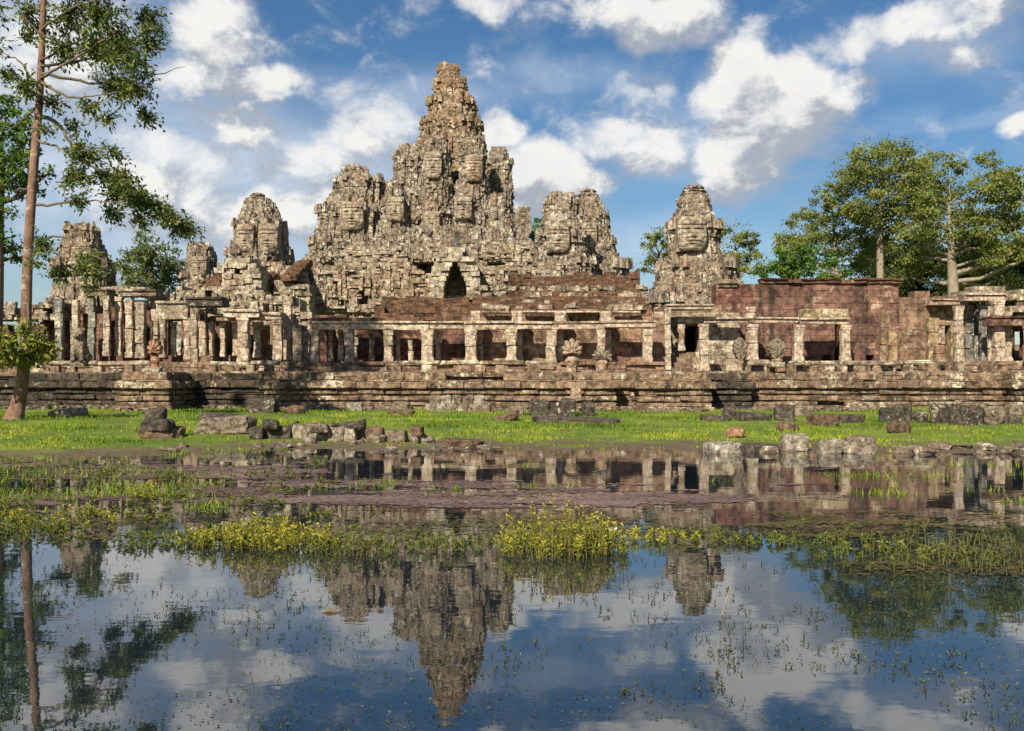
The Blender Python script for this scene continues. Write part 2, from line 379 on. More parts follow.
class MB:
    def __init__(s):
        s.V, s.Q, s.T, s.tone, s.n = [], [], [], [], 0
    def add(s, V, Q=None, T=None, tone=None):
        V = np.asarray(V, float)
        if tone is None: tone = .5
        s.tone.append(np.broadcast_to(np.asarray(tone, float), (len(V),)))
        if Q is not None and len(Q): s.Q.append(np.asarray(Q) + s.n)
        if T is not None and len(T): s.T.append(np.asarray(T) + s.n)
        s.V.append(V); s.n += len(V)
    def boxes(s, C, Hs, yaw=0.0, jit=0.0, taper=1.0, chamfer=0.0, tone=None, tilt=None):
        C = np.atleast_2d(np.asarray(C, float)); k = len(C)
        Hs = np.broadcast_to(np.asarray(Hs, float), (k, 3))
        yaw = np.broadcast_to(np.asarray(yaw, float), (k,))
        if chamfer > 0:
            ch = np.minimum(chamfer, Hs.min(1) * .6)[:, None, None]
            L = CH_S[None] * Hs[:, None, :] - CH_S[None] * CH_W[None] * ch
            nv, q, t = 24, CH_Q, CH_T
        else:
            L = CUBE[None] * Hs[:, None, :]
            nv, q, t = 8, CUBEQ, None
        if np.any(np.asarray(taper) != 1.0):
            tp = np.broadcast_to(np.asarray(taper, float), (k,))[:, None]
            up = (L[:, :, 2] > 0)
            f = np.where(up, tp, 1.0)
            L = L.copy(); L[:, :, 0] *= f; L[:, :, 1] *= f
        if tilt is not None:
            L = L.copy(); L[:, :, 2] += L[:, :, 0] * np.asarray(tilt).reshape(-1, 1)
        if jit: L = L + rng.normal(0, jit, L.shape)
        c, sn = np.cos(yaw)[:, None], np.sin(yaw)[:, None]
        V = np.stack([L[:, :, 0] * c - L[:, :, 1] * sn, L[:, :, 0] * sn + L[:, :, 1] * c, L[:, :, 2]], -1) + C[:, None, :]
        if tone is None: tone = rng.random(k)
        tone = np.broadcast_to(np.asarray(tone, float), (k,))
        off = (np.arange(k) * nv)[:, None, None]
        s.add(V.reshape(-1, 3), (q[None] + off).reshape(-1, 4), (t[None] + off).reshape(-1, 3) if t is not None else None, np.repeat(tone, nv))
    def box(s, x0, x1, y0, y1, z0, z1, **kw):
        s.boxes([((x0 + x1) / 2, (y0 + y1) / 2, (z0 + z1) / 2)], [((x1 - x0) / 2, (y1 - y0) / 2, (z1 - z0) / 2)], **kw)
    def tube(s, pts, rad, sides=8, tone=.5, cap=True):
        pts = np.asarray(pts, float); m = len(pts)
        rad = np.broadcast_to(np.asarray(rad, float), (m,))
        d = np.gradient(pts, axis=0); d /= np.linalg.norm(d, axis=1)[:, None] + 1e-9
        ref = np.array([0, 1.0, 0.1]) if abs(d[:, 1]).mean() < .8 else np.array([1.0, 0, 0])
        u = np.cross(d, ref); u /= np.linalg.norm(u, axis=1)[:, None] + 1e-9
        v = np.cross(d, u)
        a = np.linspace(0, 2 * np.pi, sides, endpoint=False)
        V = pts[:, None, :] + rad[:, None, None] * (np.cos(a)[None, :, None] * u[:, None, :] + np.sin(a)[None, :, None] * v[:, None, :])
        i = np.arange(m - 1)[:, None] * sides; j = np.arange(sides)[None, :]
        j2 = (j + 1) % sides
        Q = np.stack([i + j, i + j2, i + sides + j2, i + sides + j], -1).reshape(-1, 4)
        T = []
        if cap:
            for k in range(1, sides - 1):
                T.append((0, k + 1, k)); b = (m - 1) * sides; T.append((b, b + k, b + k + 1))
        s.add(V.reshape(-1, 3), Q, T, tone)
    def lathe(s, c, prof, seg=20, tone=.5, lobes=0, amp=0.0, jit=0.0):
        prof = np.asarray(prof, float); m = len(prof)
        a = np.linspace(0, 2 * np.pi, seg, endpoint=False)
        rr = prof[:, 0][:, None] * (1 + amp * np.cos(lobes * a)[None, :])
        V = np.stack([c[0] + rr * np.cos(a), c[1] + rr * np.sin(a), np.broadcast_to(c[2] + prof[:, 1][:, None], rr.shape)], -1)
        if jit: V = V + rng.normal(0, jit, V.shape)
        i = np.arange(m - 1)[:, None] * seg; j = np.arange(seg)[None, :]; j2 = (j + 1) % seg
        Q = np.stack([i + j, i + j2, i + seg + j2, i + seg + j], -1).reshape(-1, 4)
        s.add(V.reshape(-1, 3), Q, None, tone)
    def leaves(s, C, size, width=.45, up=.3, tone=None, droop=0.0, dirs=None, face=True):
        C = np.asarray(C, float); k = len(C)
        size = np.broadcast_to(np.asarray(size, float), (k,))
        if dirs is None:
            d = rng.normal(0, 1, (k, 3)); d[:, 2] -= droop
        else:
            d = np.asarray(dirs, float) + 0
        d /= np.linalg.norm(d, axis=1)[:, None] + 1e-9
        r = rng.normal(0, .62, (k, 3)) + np.array([-.25, -.5, .75]) if face else rng.normal(0, 1, (k, 3)) * np.array([1, 1, .6])
        sd = np.cross(d, r); sd /= np.linalg.norm(sd, axis=1)[:, None] + 1e-9
        nn = np.cross(sd, d)
        L = size[:, None]
        a = C; tip = C + d * L
        midp = C + d * L * .45
        l = midp + sd * L * width * .5 + nn * L * .06
        rr = midp - sd * L * width * .5 + nn * L * .06
        V = np.stack([a, rr, tip, l], 1).reshape(-1, 3)
        o = (np.arange(k) * 4)[:, None]
        Tt = np.concatenate([o + np.array([[0, 1, 2]]), o + np.array([[0, 2, 3]])])
        if tone is None: tone = rng.random(k)
        s.add(V, None, Tt, np.repeat(np.broadcast_to(tone, (k,)), 4))
    def build(s, name, mat, parent=None, smooth=False):
        V = np.concatenate(s.V); tone = np.concatenate(s.tone)
        Q = np.concatenate(s.Q) if s.Q else np.zeros((0, 4), int)
        T = np.concatenate(s.T) if s.T else np.zeros((0, 3), int)
        root = parent
        base = Vector((0, 0, 0))
        while root is not None:
            base += root.location; root = root.parent
        V = V - np.array(base)
        me = bpy.data.meshes.new(name)
        me.vertices.add(len(V)); me.vertices.foreach_set('co', V.astype(np.float32).ravel())
        nl = len(Q) * 4 + len(T) * 3
        me.loops.add(nl)
        me.loops.foreach_set('vertex_index', np.concatenate([Q.ravel(), T.ravel()]).astype(np.int32))
        me.polygons.add(len(Q) + len(T))
        ls = np.concatenate([np.arange(len(Q)) * 4, len(Q) * 4 + np.arange(len(T)) * 3]).astype(np.int32)
        me.polygons.foreach_set('loop_start', ls)
        me.polygons.foreach_set('use_smooth', np.full(len(Q) + len(T), bool(smooth)))
        at = me.attributes.new('tone', 'FLOAT', 'POINT'); at.data.foreach_set('value', tone.astype(np.float32))
        me.update(calc_edges=True)
        me.materials.append(M[mat] if isinstance(mat, str) else mat)
        o = bpy.data.objects.new(name, me)
        if parent is not None: o.parent = parent
        COL.objects.link(o)
        return o

def tag(o, label, cat, group=None, kind=None):
    if label: o['label'] = label
    if cat: o['category'] = cat
    if group: o['group'] = group
    if kind: o['kind'] = kind
    return o
def thing(name, loc, label, cat, group=None):
    o = bpy.data.objects.new(name, None)
    o.empty_display_size = .3
    o.location = loc
    COL.objects.link(o)
    return tag(o, label, cat, group)

# 2-d value noise for scattering
_perm = rng.random((256, 256))
def vnoise(x, y):
    x = np.asarray(x, float); y = np.asarray(y, float)
    xi = np.floor(x).astype(int); yi = np.floor(y).astype(int)
    fx = x - xi; fy = y - yi
    fx = fx * fx * (3 - 2 * fx); fy = fy * fy * (3 - 2 * fy)
    g = lambda a, b: _perm[a % 256, b % 256]
    return (g(xi, yi) * (1 - fx) + g(xi + 1, yi) * fx) * (1 - fy) + (g(xi, yi + 1) * (1 - fx) + g(xi + 1, yi + 1) * fx) * fy
def fbm(x, y, o=4):
    s = 0; a = .5
    for i in range(o):
        s = s + a * vnoise(x * 2 ** i + 17.3 * i, y * 2 ** i + 9.1 * i); a *= .5
    return s / (1 - .5 ** o)
def sstep(a, b, x):
    t = np.clip((np.asarray(x, float) - a) / (b - a), 0, 1)
    return t * t * (3 - 2 * t)

# ---------------------------------------------------------------- ground and water
def shore(x):
    x = np.asarray(x, float)
    return 25.2 - 4.2 * sstep(-5, -13, x) + 1.5 * (fbm(x * .22 + 5, x * 0 + 2.2) - .5) * 2 + 1.6 * (fbm(x * .9 + 25, x * 0 + 7.2) - .5) - 1.3 * sstep(4, 12, x)
def ground_z(x, y):
    x = np.asarray(x, float); y = np.asarray(y, float)
    d = y - shore(x)
    z = np.where(d < 0, .06 * d, 0.022 * d)
    z = np.clip(z, -.7, .22)
    z = z + (fbm(x * .8, y * .8) - .5) * .11 * sstep(-3, 0, d)
    z = np.maximum(z, -.7)
    near = sstep(1.2, -1.0, y)
    z = z * (1 - near) + .35 * near
    far = sstep(95, 170, y)
    return z * (1 - far) + .3 * far
xs = np.concatenate([-np.geomspace(60, 4000, 14)[::-1], np.arange(-58, 58.1, .7), np.geomspace(60, 4000, 14)])
ys = np.concatenate([-np.geomspace(4, 300, 8)[::-1], np.arange(-3, 16, 1.0), np.arange(16, 50, .35), np.arange(50, 62, 2), np.geomspace(64, 6000, 26)])
gx, gy = np.meshgrid(xs, ys)
gz = ground_z(gx, gy)
mb = MB()
nx, ny = len(xs), len(ys)
ii = np.arange(ny - 1)[:, None] * nx; jj = np.arange(nx - 1)[None, :]
mb.add(np.stack([gx, gy, gz], -1).reshape(-1, 3), np.stack([ii + jj, ii + jj + 1, ii + nx + jj + 1, ii + nx + jj], -1).reshape(-1, 4))
tag(mb.build('ground', 'ground', smooth=True), 'grassy ground sloping down to the muddy pond edge', None, kind='structure')
mb = MB()
mb.add([(-75, -1.5, 0), (75, -1.5, 0), (75, 34, 0), (-75, 34, 0)], [(0, 1, 2, 3)])
tag(mb.build('pond_water', 'water'), 'still dark pond mirroring the temple and sky', None, kind='structure')

# ---------------------------------------------------------------- masonry helpers
def block_wall(mb, x0, x1, z0, z1, Y, thick=.8, ch=.42, bl=.8, jit=.04, holes=(), rag=0.0, chamfer=0.0, seed=0, miss=0.0, axis='x'):
    """courses of separate blocks; holes are (xa, xb, za, zb); rag drops the wall head unevenly"""
    n = max(1, round((z1 - z0) / ch)); ch = (z1 - z0) / n
    C, Hh = [], []
    for i in range(n):
        za, zb = z0 + i * ch, z0 + (i + 1) * ch
        cuts = [x0]
        x = x0 + bl * random.uniform(.3, 1.0)
        while x < x1 - .25 * bl:
            cuts.append(x); x += bl * random.uniform(.65, 1.35)
        cuts.append(x1)
        for h in holes:
            if h[2] < zb - .3 * ch and h[3] > za + .3 * ch:
                cuts += [c for c in (h[0], h[1]) if x0 < c < x1]
        cuts = sorted(set(cuts))
        for a, b in zip(cuts[:-1], cuts[1:]):
            if b - a < .04: continue
            m = (a + b) / 2; zc = (za + zb) / 2
            if any(h[0] < m < h[1] and h[2] < zc < h[3] for h in holes): continue
            if rag and i and zb > z1 - rag * 2 * max(0, mnoise.noise(Vector((m * .45 + seed * 7.7, seed * 3.1, 0))) + .15): continue
            if miss and random.random() < miss: continue
            dy = random.gauss(0, jit)
            if axis == 'x':
                C.append((m, Y + thick / 2 + dy, zc)); Hh.append(((b - a) / 2, thick / 2, ch / 2))
            else:
                C.append((Y + dy, m, zc)); Hh.append((thick / 2, (b - a) / 2, ch / 2))
    if C: mb.boxes(C, Hh, jit=jit * .25, chamfer=chamfer)

def block_roof(mb, x0, x1, Y0, z0, Y1, z1, n=8, bl=.9, jit=.03, curve=.0):
    """a corbelled stone roof rising away from the eye in courses"""
    C, Hh = [], []
    for i in range(n):
        t0, t1 = i / n, (i + 1) / n
        ya = Y0 + (Y1 - Y0) * t0
        za = z0 + (z1 - z0) * (t0 + curve * math.sin(math.pi * t0)); zb = z0 + (z1 - z0) * (t1 + curve * math.sin(math.pi * t1))
        x = x0
        while x < x1 - .02:
            b = min(x1, x + bl * random.uniform(.7, 1.4))
            if x1 - b < .3: b = x1
            dep = (Y1 - Y0) / n * 1.6 + .3
            C.append(((x + b) / 2, ya + dep / 2 + random.gauss(0, jit), (za + zb) / 2 - .15 + random.gauss(0, jit * .4)))
            Hh.append(((b - x) / 2, dep / 2, (zb - za) / 2 + .15))
            x = b
    mb.boxes(C, Hh, jit=.012)

def poly_courses(mb, pts, courses, bl=.8, jit=.03, depth=.7, chamfer=.03, miss=0.0):
    """courses of blocks along an open line of points; the outside is on the right hand"""
    C, Hh, Yw = [], [], []
    for (ax, ay), (bx, by) in zip(pts[:-1], pts[1:]):
        L = math.hypot(bx - ax, by - ay)
        if L < .02: continue
        tx, ty = (bx - ax) / L, (by - ay) / L
        ox, oy = ty, -tx
        for z0, z1, off in courses:
            s = -off if off > 0 else 0
            e = L + max(off, 0)
            while s < e - .01:
                t = min(e, s + bl * random.uniform(.6, 1.5))
                if e - t < .2: t = e
                if random.random() >= miss:
                    top_ = z1 > 1.9
                    if top_ and random.random() < .06: s = t; continue
                    o = off + random.gauss(0, jit * (2.0 if top_ else 1.2))
                    m = (s + t) / 2
                    C.append((ax + tx * m + ox * (o - depth / 2), ay + ty * m + oy * (o - depth / 2), (z0 + z1) / 2 + random.gauss(0, jit * .25)))
                    Hh.append(((t - s) / 2, depth / 2, (z1 - z0) / 2)); Yw.append(math.atan2(ty, tx) + random.gauss(0, .012))
                s = t
    mb.boxes(C, Hh, np.array(Yw), jit=.01, chamfer=chamfer)

_q = [(1, -.45), (1, .45), (.87, .45), (.87, .69), (.69, .69), (.69, .87), (.45, .87)]
PLAN = []
for k in range(4):
    for x, y in _q:
        for _ in range(k): x, y = -y, x
        PLAN.append((x, y))
PLAN = np.array(PLAN)

def tower_blocks(mb, prof, Y, ch=.33, bl=.42, jit=.045, ero=.26, per=9, seed=0, miss=.012, antefix=True, zbot=None, back=False, orn=.32):
    """prof: (row, left, right) of the outline at distance Y, top first; redented square plan, ribbed and corniced"""
    prof = sorted(prof)
    zz = np.array([PZ(p[0], Y) for p in prof])[::-1]
    xl = np.array([PX(p[1], Y) for p in prof])[::-1]; xr = np.array([PX(p[2], Y) for p in prof])[::-1]
    z0 = zz[0] if zbot is None else zbot
    z1 = zz[-1]
    n = int(round((z1 - z0) / ch)); ch = (z1 - z0) / n
    C, Hh, Yw, AC, AH, OC, OH, OY = [], [], [], [], [], [], [], []
    core, ring = [], len(PLAN)
    nz = mnoise.noise
    for i in range(n):
        z = z0 + (i + .5) * ch
        l, r = np.interp(z, zz, xl), np.interp(z, zz, xr)
        w0, cx = (r - l) / 2, (r + l) / 2
        ii_ = i + int(3 * nz(Vector((seed * 3.3, z * .11, 0))))
        t = ii_ % per
        sc_ = min(1, w0 / 3)
        w = w0 - .14 + (.05 if t == 0 else .12 if t == per - 1 else .02 if t == per - 2 else -.16) * sc_ - .08
        corn = t in (0, per - 1)
        core.append(np.column_stack([cx + PLAN[:, 0] * (w * .86), Y + PLAN[:, 1] * (w * .86), np.full(ring, z - ch / 2)]))
        visible = z > z1 * .3
        for e in range(ring):
            a, b = PLAN[e] * w, PLAN[(e + 1) % ring] * w
            d = b - a; L = math.hypot(*d)
            tx, ty = d / L; ox, oy = ty, -tx
            if oy > .5 and not back: continue
            k = max(1, round(L / bl))
            if k > 1 and k % 2 == 0: k += 1
            if not visible: k = max(1, k // 3)
            for q in range(k):
                if random.random() < miss: continue
                s0, s1 = q / k, (q + 1) / k
                if corn and k > 1: s0 = max(0, s0 - .4 / k); s1 = s1 - .4 / k if q < k - 1 else 1
                m = (s0 + s1) / 2
                bx, by = cx + a[0] + d[0] * m, Y + a[1] + d[1] * m
                rib = 0 if corn or k == 1 else (.08 if q % 2 == 0 else -.13)
                o = random.gauss(0, jit) + rib + ero * nz(Vector((bx * .8 + seed * 5, by * .8, z * .16))) + .45 * ero * nz(Vector((bx * 1.7 + seed, by * 1.7, z * 1.3)))
                dep = 1.1
                C.append((bx + ox * (o - dep / 2), by + oy * (o - dep / 2), z)); Hh.append((L * (s1 - s0) / 2 + .01, dep / 2, ch / 2))
                yw = math.atan2(ty, tx) + random.gauss(0, .02)
                Yw.append(yw)
                if visible and random.random() < orn:
                    u_ = random.uniform(-.3, .3) * L * (s1 - s0); pr = random.uniform(.05, .13)
                    OC.append((bx + tx * u_ + ox * o, by + ty * u_ + oy * o, z + random.uniform(-.12, .12)))
                    OH.append((random.uniform(.06, .16), pr, random.uniform(.07, .24))); OY.append(yw)
        if antefix and t == per - 1 and i > 2 and i < n - 1 and visible:
            for e in range(ring):
                p = PLAN[e]
                if random.random() < .3: continue
                s = min(.26, .05 * w0 + .09) * random.uniform(.75, 1.3)
                AC.append((cx + p[0] * (w + .02), Y + p[1] * (w + .02), z + ch / 2 + s * 1.5)); AH.append((s, s, s * 1.8))
    core.append(core[-1] + np.array([0, 0, ch * .9]))
    m = len(core)
    V = np.concatenate(core)
    i = np.arange(m - 1)[:, None] * ring; j = np.arange(ring)[None, :]; j2 = (j + 1) % ring
    Q = np.stack([i + j, i + j2, i + ring + j2, i + ring + j], -1).reshape(-1, 4)
    top = len(V); V = np.concatenate([V, [core[-1].mean(0)]])
    T = [((m - 1) * ring + a, (m - 1) * ring + (a + 1) % ring, top) for a in range(ring)]
    mb.add(V, Q, T, .8)
    mb.boxes(C, Hh, np.array(Yw), jit=.022)
    if AC: mb.boxes(AC, AH, rng.uniform(0, 1.5, len(AC)), jit=.03, taper=rng.uniform(.3, .7, len(AC)))
    if OC: mb.boxes(OC, OH, np.array(OY), jit=.02, taper=rng.uniform(.5, 1.1, len(OC)))

def carve_front(mb, x0, x1, z0, z1, Y, dens=1.0, proud=.16, wmin=.18, wmax=.5):
    """pilaster strips, cornice runs and little niche frames standing out of a wall face"""
    C, Hh = [], []
    n = int((x1 - x0) * 1.0 * dens)
    for _ in range(n):
        x = random.uniform(x0, x1); hw = random.uniform(wmin, wmax) / 2
        h = random.uniform(.25, .8) * min(2.4, z1 - z0); zb = random.uniform(z0, max(z0 + .01, z1 - h))
        pz = int(h / .4) + 1
        for q in range(pz):
            C.append((x + random.gauss(0, .015), Y + random.gauss(0, .03), zb + (q + .5) * h / pz)); Hh.append((hw, proud * random.uniform(.7, 1.3), h / pz / 2))
    for _ in range(int(n * .7)):
        x = random.uniform(x0, x1); L = random.uniform(.5, 1.6); z = random.uniform(z0, z1)
        L = min(L, x1 - x + .3)
        C.append((x + L / 2, Y, z)); Hh.append((L / 2, proud * random.uniform(.9, 1.8), random.uniform(.05, .12)))
    for _ in range(int(n * 1.6)):
        C.append((random.uniform(x0, x1), Y, random.uniform(z0, z1))); Hh.append((random.uniform(.06, .18), proud * random.uniform(.5, 1.2), random.uniform(.06, .22)))
    if C: mb.boxes(C, Hh, rng.normal(0, .04, len(C)), jit=.02)

def lotus(mb, px, py0, py1, wpx, Y, tiers=2):
    """the round petalled finial, rows py0 (top) to py1"""
    z1, z0 = PZ(py0, Y), PZ(py1, Y); h = z1 - z0; r = wpx / 2 / F * Y
    prof = [(r * .8, -.4)]
    for t in range(tiers):
        a = t / tiers; s = 1 - .42 * a
        prof += [(r * .78 * s, h * a), (r * 1.0 * s, h * (a + .16 / tiers)), (r * 1.04 * s, h * (a + .45 / tiers)), (r * .8 * s, h * (a + .8 / tiers)), (r * .7 * s, h * (a + .95 / tiers))]
    prof += [(r * .3, h), (.01, h * 1.02)]
    mb.lathe((PX(px, Y), Y, z0), prof, 24, rng.random(24 * len(prof)) * .9, lobes=12, amp=.06, jit=.035)

def face_mesh(mb, px, py, wpx, hpx, Y, seed=0, depth=.72):
    """a serene carved face, built of displaced stone courses; Y is the distance of the wall behind it"""
    nu, nv = 37, 49
    u = np.linspace(-1, 1, nu)[None, :]; v = np.linspace(-1, 1, nv)[:, None]
    G = lambda u0, v0, su, sv: np.exp(-((u - u0) / su) ** 2 - ((v - v0) / sv) ** 2)
    r = .75 * np.clip(1 - np.abs(u * .95) ** 2.6 - np.abs(v * .92) ** 4, 0, 1) ** .5
    r = r + .13 * (G(-.38, .34 , .3, .07) + G(.38, .34, .3, .07)) - .17 * (G(-.36, .2, .2, .09) + G(.36, .2, .2, .09)) + .13 * (G(-.36, .17, .17, .05) + G(.36, .17, .17, .05))
    nose = np.exp(-(u / (.09 + .10 * np.clip((.3 - v) / .5, 0, 1))) ** 2) * np.clip((.36 - v) / .5, 0, 1) * (v > -.2)
    r = r + .36 * nose
    r = r + .16 * G(0, -.38, .34, .055) + .15 * G(0, -.52, .30, .06) - .14 * G(0, -.45, .42, .022) - .08 * G(0, -.66, .3, .05)
    r = r + .10 * G(0, -.8, .25, .1) + .07 * (G(-.45, -.22, .2, .25) + G(.45, -.22, .2, .25))
    r = r + .16 * sstep(.5, .56, v) * (1 - sstep(.7, .76, v)) * (.8 + .3 * np.cos(u * 22)) * (np.abs(u) < .92)
    r = r + .20 * (G(-.98, 0, .1, .42) + G(.98, 0, .1, .42))
    vg = (v * 4.0 + 10) % 1.0
    r = r - .05 * (np.minimum(vg, 1 - vg) < .09)
    r = r + rng.normal(0, .012, r.shape)
    hw, hh = wpx * .58 / F * Y, hpx * .56 / F * Y
    X = PX(px, Y) + u * hw + 0 * v; Zc = PZ(py, Y) + v * hh + 0 * u
    Yy = Y + .15 - r * hw * depth
    V = np.stack([X, Yy, Zc], -1).reshape(-1, 3)
    i = np.arange(nv - 1)[:, None] * nu; j = np.arange(nu - 1)[None, :]
    Q = np.stack([i + j, i + j + 1, i + nu + j + 1, i + nu + j], -1).reshape(-1, 4)
    tone = np.repeat(_perm[(np.arange(nv) // 6 + seed) % 256][:, :1], nu, 1) * .6 + .2 * _perm[:nv, 5:5 + nu]
    mb.add(V, Q, None, tone.ravel() * .8)
    # sides back to the wall
    back = Y + 1.2
    rim = [j for j in range(nu)] + [i * nu + nu - 1 for i in range(nv)] + [(nv - 1) * nu + j for j in range(nu - 1, -1, -1)] + [i * nu for i in range(nv - 1, -1, -1)]
    Vr = V[rim]; Vb = Vr.copy(); Vb[:, 1] = back
    k = len(rim); a = np.arange(k - 1)
    mb.add(np.concatenate([Vr, Vb]), np.stack([a + 1, a, a + k, a + k + 1], -1), None, .5)

# ---------------------------------------------------------------- the towers
FT = 'face towers of the temple'
def wall_half(prof, py):
    q = sorted(prof)
    return float(np.interp(py, [a[0] for a in q], [(a[2] - a[1]) / 2 for a in q]))
def make_tower(name, label, Y, bodies, finials=(), faces=(), mat='tower', group=FT, part='body', **kw):
    p0 = bodies[0]
    cx = (p0[-1][1] + p0[-1][2]) / 2
    t = thing(name, (PX(cx, Y), Y, 0), label, 'tower', group)
    for i, b in enumerate(bodies):
        mb = MB(); tower_blocks(mb, b, Y, seed=i + len(label), zbot=1.0, back=True, **kw); mb.build(part, mat, t)
    for f in finials:
        mb = MB(); lotus(mb, *f[:4], Y + (f[4] if len(f) > 4 else 0), *(f[5:] if len(f) > 5 else ())); mb.build('lotus_crown', mat, t)
    for i, (px, py, wp, hp, dy) in enumerate(faces):
        yf = Y - wall_half(bodies[0] if dy == 0 else bodies[-1], py) / F * Y - .22
        mb = MB(); face_mesh(mb, px, py, wp, hp, yf, seed=i * 9 + len(label)); mb.build('carved_face', 'pale', t, smooth=False)
    return t

# tower over the small doorway, right of centre
make_tower('face_tower', 'lone face tower with a ringed lotus cap above the small black doorway', 76,
           [[(196, 681, 708), (203, 676, 712), (206, 677, 713), (216, 671, 716), (222, 671, 717), (234, 667, 721), (248, 666, 723), (262, 663, 726), (276, 655, 738), (290, 648, 744), (305, 640, 750)]],
           [(694, 186, 196.5, 27, 0, 3)], [(692, 234, 25, 31, 0)])
# pair of towers
make_tower('face_tower', 'left one of the close pair of towers, with a flat cap and carved face', 100,
           [[(199, 549, 577), (203, 544, 579), (221, 540, 582), (236, 538, 586), (244, 537, 588), (262, 535, 592), (280, 530, 598), (300, 525, 600)]],
           [(556, 192, 199.5, 17, 0, 1), (570, 193, 199, 14, .5, 1)], [(558, 238, 20, 26, 0)])
make_tower('face_tower', 'right one of the close pair of towers, ringed top and long sloping flank', 108,
           [[(196, 579, 599), (206, 576, 605), (221, 574, 610), (238, 573, 612), (247, 572, 615), (259, 570, 622), (272, 566, 629), (300, 560, 640)]],
           [(588, 189, 197, 20, 0, 2)], [(589, 236, 14, 24, 0)])
# left tower
make_tower('face_tower', 'egg-shaped stone tower with a ragged crown above the round dark arch', 92,
           [[(199, 247, 270), (203, 244, 274), (208, 241, 278), (221, 237, 284), (235, 234, 289), (248, 231, 291), (258, 229, 292), (270, 224, 296), (300, 215, 305)]],
           [(258, 193.5, 200, 18, 0, 2)], [(245, 238, 15, 25, 0), (268, 238, 17, 26, 0)])
make_tower('face_tower', 'short stubby broken tower between the leafy tree branches and the egg-shaped tower', 84,
           [[(243, 193, 206), (249, 188, 214), (258, 185, 217), (272, 183, 218), (290, 180, 220), (306, 178, 222)]],
           [], [(199, 266, 13, 18, 0)], antefix=True)
make_tower('face_tower', 'half hidden round topped tower behind the branches of the reddish trunked tree', 78,
           [[(227, 72, 92), (232, 66, 98), (244, 61, 103), (256, 58, 107), (275, 55, 112), (300, 52, 116)]],
           [(81, 224, 229, 17, 0, 1)], [(82, 252, 15, 18, 0)])
# tower on the left shoulder of the great mass
make_tower('face_tower', 'wide tower on the left shoulder of the great mass, with stepped left flank', 106,
           [[(172, 342, 369), (177, 340, 374), (184, 335, 384), (192, 333, 386), (206, 323, 388), (221, 318, 390), (238, 314, 392), (253, 312, 394), (264, 302, 398), (285, 290, 402)]],
           [(355, 165.5, 173, 26, 0, 1)], [(352, 216, 20, 26, 0)])

# the great central mass
ct = thing('central_tower', (PX(455, 118), 118, 0), 'huge central temple mass of clustered turrets rising to one tall ragged spire', 'tower')
mb = MB()
tower_blocks(mb, [(66, 437, 456), (70, 436, 459), (80, 435, 464), (96, 433, 471), (104, 431, 474), (112, 427, 478), (121, 424, 480), (134, 421, 482), (147, 419, 485), (165, 414, 490), (200, 408, 496)],
             118, jit=.06, ero=.4, per=7, seed=3, zbot=20, orn=.5)
mb.build('spire', 'spire', ct)
mb = MB(); lotus(mb, 444, 62.5, 67.5, 12, 118, 1); mb.build('broken_finial', 'spire', ct)
turrets = [
    (112, [(146, 398, 424), (151, 396, 428), (167, 392, 431), (182, 391, 431), (210, 388, 434), (250, 384, 444)]),
    (109, [(137, 427, 446), (144, 423, 450), (156, 423, 452), (172, 421, 453), (190, 419, 453), (220, 416, 456), (260, 410, 462)]),
    (109, [(139, 461, 482), (146, 459, 487), (158, 459, 487), (174, 458, 488), (190, 457, 489), (220, 456, 492), (260, 452, 500)]),
    (114, [(148, 491, 506), (153, 488, 510), (166, 486, 513), (182, 487, 514), (208, 485, 515), (230, 482, 520), (262, 476, 526)]),
    (103, [(181, 388, 401), (186, 384, 406), (198, 382, 409), (215, 380, 411), (240, 376, 414), (275, 368, 424)]),
    (101, [(186, 457, 469), (190, 454, 473), (205, 452, 476), (225, 450, 478), (250, 447, 481), (280, 440, 490)]),
    (108, [(207, 520, 525), (212, 518, 527), (228, 516, 528), (245, 511, 531), (270, 502, 540)]),
    (102, [(203, 427, 437), (209, 423, 442), (230, 419, 445), (255, 415, 448), (285, 408, 456)]),
    (102, [(194, 492, 504), (200, 489, 508), (220, 487, 511), (245, 484, 515), (275, 475, 526)])]
for i, (Y, pr) in enumerate(turrets):
    mb = MB()
    tower_blocks(mb, pr, Y, jit=.05, ero=.4, per=10, seed=20 + i, zbot=6)
    mb.build('turret', 'tower', ct)
for px, py, wp, hp, k in [(395, 209, 15, 22, 4), (463, 208, 15, 20, 5), (433, 165, 15, 24, 1), (474, 168, 15, 24, 2), (432, 222, 13, 19, 7)]:
    Y, pr = turrets[k]
    mb = MB(); face_mesh(mb, px, py, wp, hp, Y - wall_half(pr, py) / F * Y - .3); mb.build('carved_face', 'pale', ct)
# stepped foot of the mass
mb = MB()
tower_blocks(mb, [(236, 384, 520), (246, 370, 528), (258, 350, 540), (275, 335, 560), (300, 320, 570)], 106, jit=.05, ero=.5, per=9, seed=41, zbot=2)
mb.build('stepped_foot', 'tower', ct)

